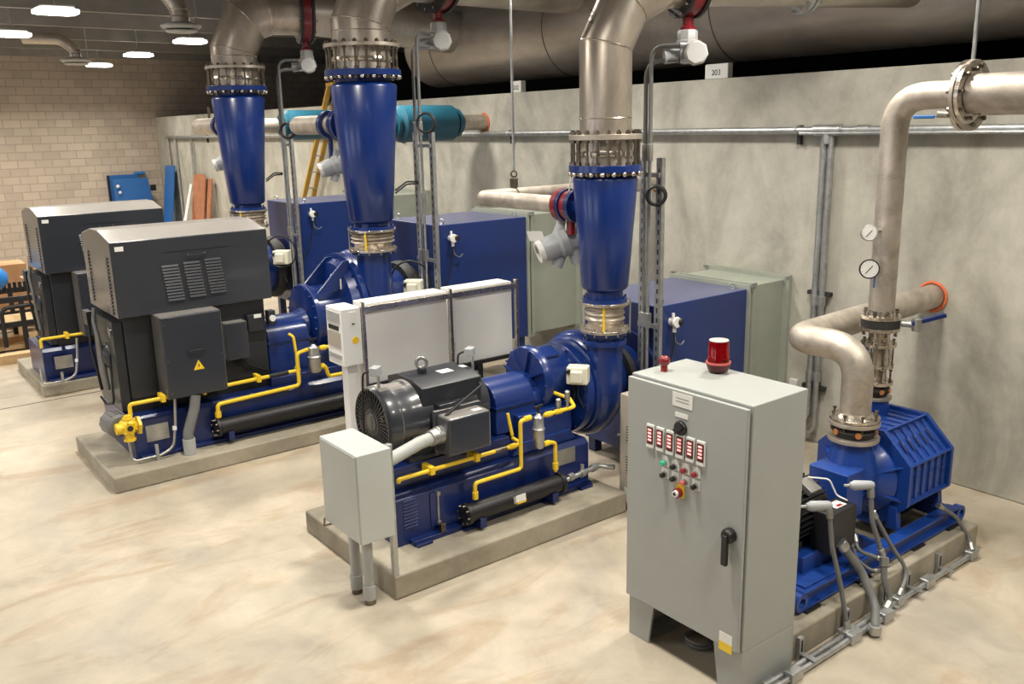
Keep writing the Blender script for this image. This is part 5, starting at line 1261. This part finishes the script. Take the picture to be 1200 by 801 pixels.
def board(name, p, q, w, th, mat, lab, cat, rnd=0):
    o = G()
    p, q = Vector(p), Vector(q); d = (q-p); u = Vector((0, 1, 0)); n_ = u.cross(d).normalized()
    pts = [(-w/2, 0), (w/2, 0), (w/2, 1-rnd), (w/3, 1), (-w/3, 1), (-w/2, 1-rnd)] if rnd else [(-w/2, 0), (w/2, 0), (w/2, 1), (-w/2, 1)]
    vs = [p+u*a+d*b_ for a, b_ in pts]; vs += [v+n_*th for v in vs]; m_ = len(pts)
    o.add(vs, [list(range(m_))[::-1], list(range(m_, 2*m_))]+[[i, (i+1) % m_, m_+(i+1) % m_, m_+i] for i in range(m_)])
    o = o.build(name, mat, bev=.004); tag(o, lab, cat, None); return o
board('wooden_board', (7.5, 23.3, .002), (7.83, 23.3, 2.32), .9, .04, 'wood', 'wide brown rounded board leaning on the concrete wall at far left', 'board', .05)
board('wooden_board', (7.5, 22.55, .002), (7.83, 22.55, 2.22), .26, .04, 'wood', 'narrow brown board leaning right of the wide one', 'board')
board('blue_plank', (7.45, 25.6, .002), (7.8, 25.6, 2.48), .75, .04, 'bluesheet', 'faded blue plank leaning in the corner of the two walls', 'plank')
o = G().tube([(6.9, 22.9, .03), (7.80, 23.9, 2.02)], .045, 8).build('white_pole', 'whitepl'); tag(o, 'thin white pole leaning between the blue plank and the brown board', 'pole')
p0 = at(128, 206, Y=WY-.4); p1_ = at(160, 203, Y=WY-.4); p2_ = at(175, 206, Y=WY-.55)
t = thing('metal_sheet', 'upright blue sheet at the block wall, rear one of two', 'sheet', (p0.x+.5, WY-.3, 0), 'blue sheets at the block wall')
G().box(p0.x, p1_.x+.1, WY-.12, WY-.06, 0, p0.z).build('sheet', 'bluesheet', t, .01); G().box(p0.x, p0.x+.06, WY-.14, WY-.12, 0, p0.z).build('edge_trim', 'blacksteel', t)
G().box(p0.x+.75, p0.x+1.05, WY-.11, WY-.055, p0.z, p0.z+.06).build('cap_strip', 'drum', t)
q0 = at(132, 208, Y=WY-.5); q1 = at(173, 206, Y=WY-.5)
t = thing('metal_sheet', 'upright blue sheet with a dark square hole, front one of two at the block wall', 'sheet', (q0.x+.5, WY-.5, 0), 'blue sheets at the block wall')
G().prism([(q0.x, 0), (q1.x+.25, 0), (q1.x, q0.z-.05), (q0.x, q0.z-.05)], 'Y', WY-.50, WY-.42).build('sheet', 'bluesheet', t, .01)
G().box(q0.x+.98, q0.x+1.14, WY-.506, WY-.49, q0.z-.42, q0.z-.25).build('square_hole', 'black', t)
G().ball((q0.x+.1, WY-.54, q0.z-.25), .05).build('knob', 'whitepl', t); G().ball((q0.x+.14, WY-.54, q0.z-.42), .045).build('knob', 'whitepl', t)

# ------------------------------------------------------------------ rack, bags and boxes at the left edge
t = thing('steel_rack', 'low black steel rack at the left edge behind the rear motor', 'rack', (1.6, 16.2, 0))
g = G()
for x in (.6, 1.75, 2.25):
    for y in (15.75, 16.75): G().box(x-.035, x+.035, y-.035, y+.035, 0, .86).build('post', 'blacksteel', t, .004)
for z in (.40, .80):
    for y in (15.75, 16.75): G().box(.4, 2.6, y-.03, y+.03, z, z+.09).build('rail', 'blacksteel', t, .004)
    for x in (.5, 2.55): G().box(x-.03, x+.03, 15.75, 16.75, z, z+.08).build('rail', 'blacksteel', t, .004)
G().tube([(1.95, 15.72, .10), (1.95, 15.72, .72), (2.45, 15.72, .74), (2.45, 15.72, .05)], .035, 10, .12).build('bent_tube', 'blacksteel', t)
g = G()
for k in range(9): g.cyl((1.9+k*.075, 16.3, .88), (1.9+k*.075, 16.3, 1.04), .026, 8)
g.build('spring_row', 'blacksteel', t)
G().box(.4, 2.6, 15.8, 16.7, .03, .10).build('bottom_shelf', 'ply', t)
G().box(.5, 2.5, 15.85, 16.65, .405, .46).build('middle_shelf', 'ply', t)
o = G().ball((1.80, 16.25, 1.12), .40, 20, 12, (1.0, .9, .62)).build('blue_bag', 'drum'); tag(o, 'bright blue plastic bag on the black rack, cut by the left edge', 'bag')
o.location.z = .892
o = G().ball((1.86, 16.2, 1.37), .18, 16, 10, (1, 1, .5)).build('blue_bag', 'drum'); tag(o, 'knotted top of blue plastic resting on the blue bag', 'bag')
o.location.z = 1.36
for k, (x0_, x1_, y0_, y1_, z0_, z1_, mt, lab) in enumerate(((1.6, 2.75, 18.0, 18.7, .35, 1.12, 'card', 'brown cardboard box behind the blue bag'), (2.85, 3.25, 17.9, 18.5, .35, 1.22, 'ply', 'pale wooden crate right of the cardboard box'), (2.55, 2.85, 17.2, 17.6, .35, .95, 'card', 'small cardboard box in front of the wooden crate'))):
    t = thing('storage_box', lab, 'box', ((x0_+x1_)/2, (y0_+y1_)/2, z0_), None)
    G().box(x0_, x1_, y0_, y1_, z0_, z1_).build('body', mt, t, .01)
    G().box(x0_-.01, x1_+.01, (y0_+y1_)/2-.03, (y0_+y1_)/2+.03, z1_-.002, z1_+.004).build('tape', 'ply', t)
t = thing('pallet', 'wooden pallet carrying the boxes behind the black rack', 'pallet', (2.4, 18, 0))
for k in range(6): G().box(1.4, 3.4, 17.1+k*.30, 17.28+k*.30, .30, .348).build('board', 'ply', t)
for x in (1.5, 2.4, 3.3): G().box(x-.06, x+.06, 17.1, 18.8, .0, .30).build('bearer', 'ply', t)
o = G().box(1.2, 3.0, 14.9, 15.1, 0, .14).build('timber_beam', 'ply'); tag(o, 'pale timber beam on the floor under the black rack', 'beam')

# ------------------------------------------------------------------ ducts with round diffusers under the ceiling
def diffuser(p, r, path, lab, dr):
    p = Vector(p); t = thing('air_diffuser', lab, 'air diffuser', p, 'round air diffusers')
    G().lathe([(0, r*.72), (.015, r*.78), (.02, r*.80)], p, n=28).build('lower_plate', 'lightgrey', t)
    G().lathe([(.045, r*.85), (.08, r), (.10, r*1.0), (.14, r*.5), (.15, dr)], p, n=32).build('cone', 'lightgrey', t)
    g = G()
    for q in circ(p, (0, 0, 1), r*.6, 4): g.cyl(q+Vector((0, 0, .01)), q+Vector((0, 0, .08)), .01, 6)
    g.build('spacer', 'galv', t)
    G().tube([p+Vector((0, 0, .14))]+[Vector(x) for x in path], dr, 20, .3, 6).build('duct', 'ssd', t)
    for z in (.22, .32): G().torus(p+Vector((0, 0, z)), (0, 0, 1), dr*1.01, .008, 24, 6).build('duct_ring', 'ssb', t)
    G().cyl(p+Vector((r*.7, -r*.3, .1)), (p.x+r*.7, p.y-r*.3, 5.75), .012, 6).build('hanger', 'lightgrey', t)
a = at(213, 38, Z=4.80); diffuser(a, .29, [(a.x, a.y, a.z+.34), (a.x-.22, a.y+.12, a.z+.72), (a.x-.5, a.y+.3, a.z+.95)], 'nearer round air diffuser on a silver duct at the top left', .14)
a = at(90, 76, Z=4.75); diffuser(a, .30, [(a.x, a.y, a.z+.30), (a.x-.22, a.y+.12, a.z+.50), (a.x-.85, a.y+.42, a.z+.52)], 'farther round air diffuser on a bent silver duct at the top left', .11)
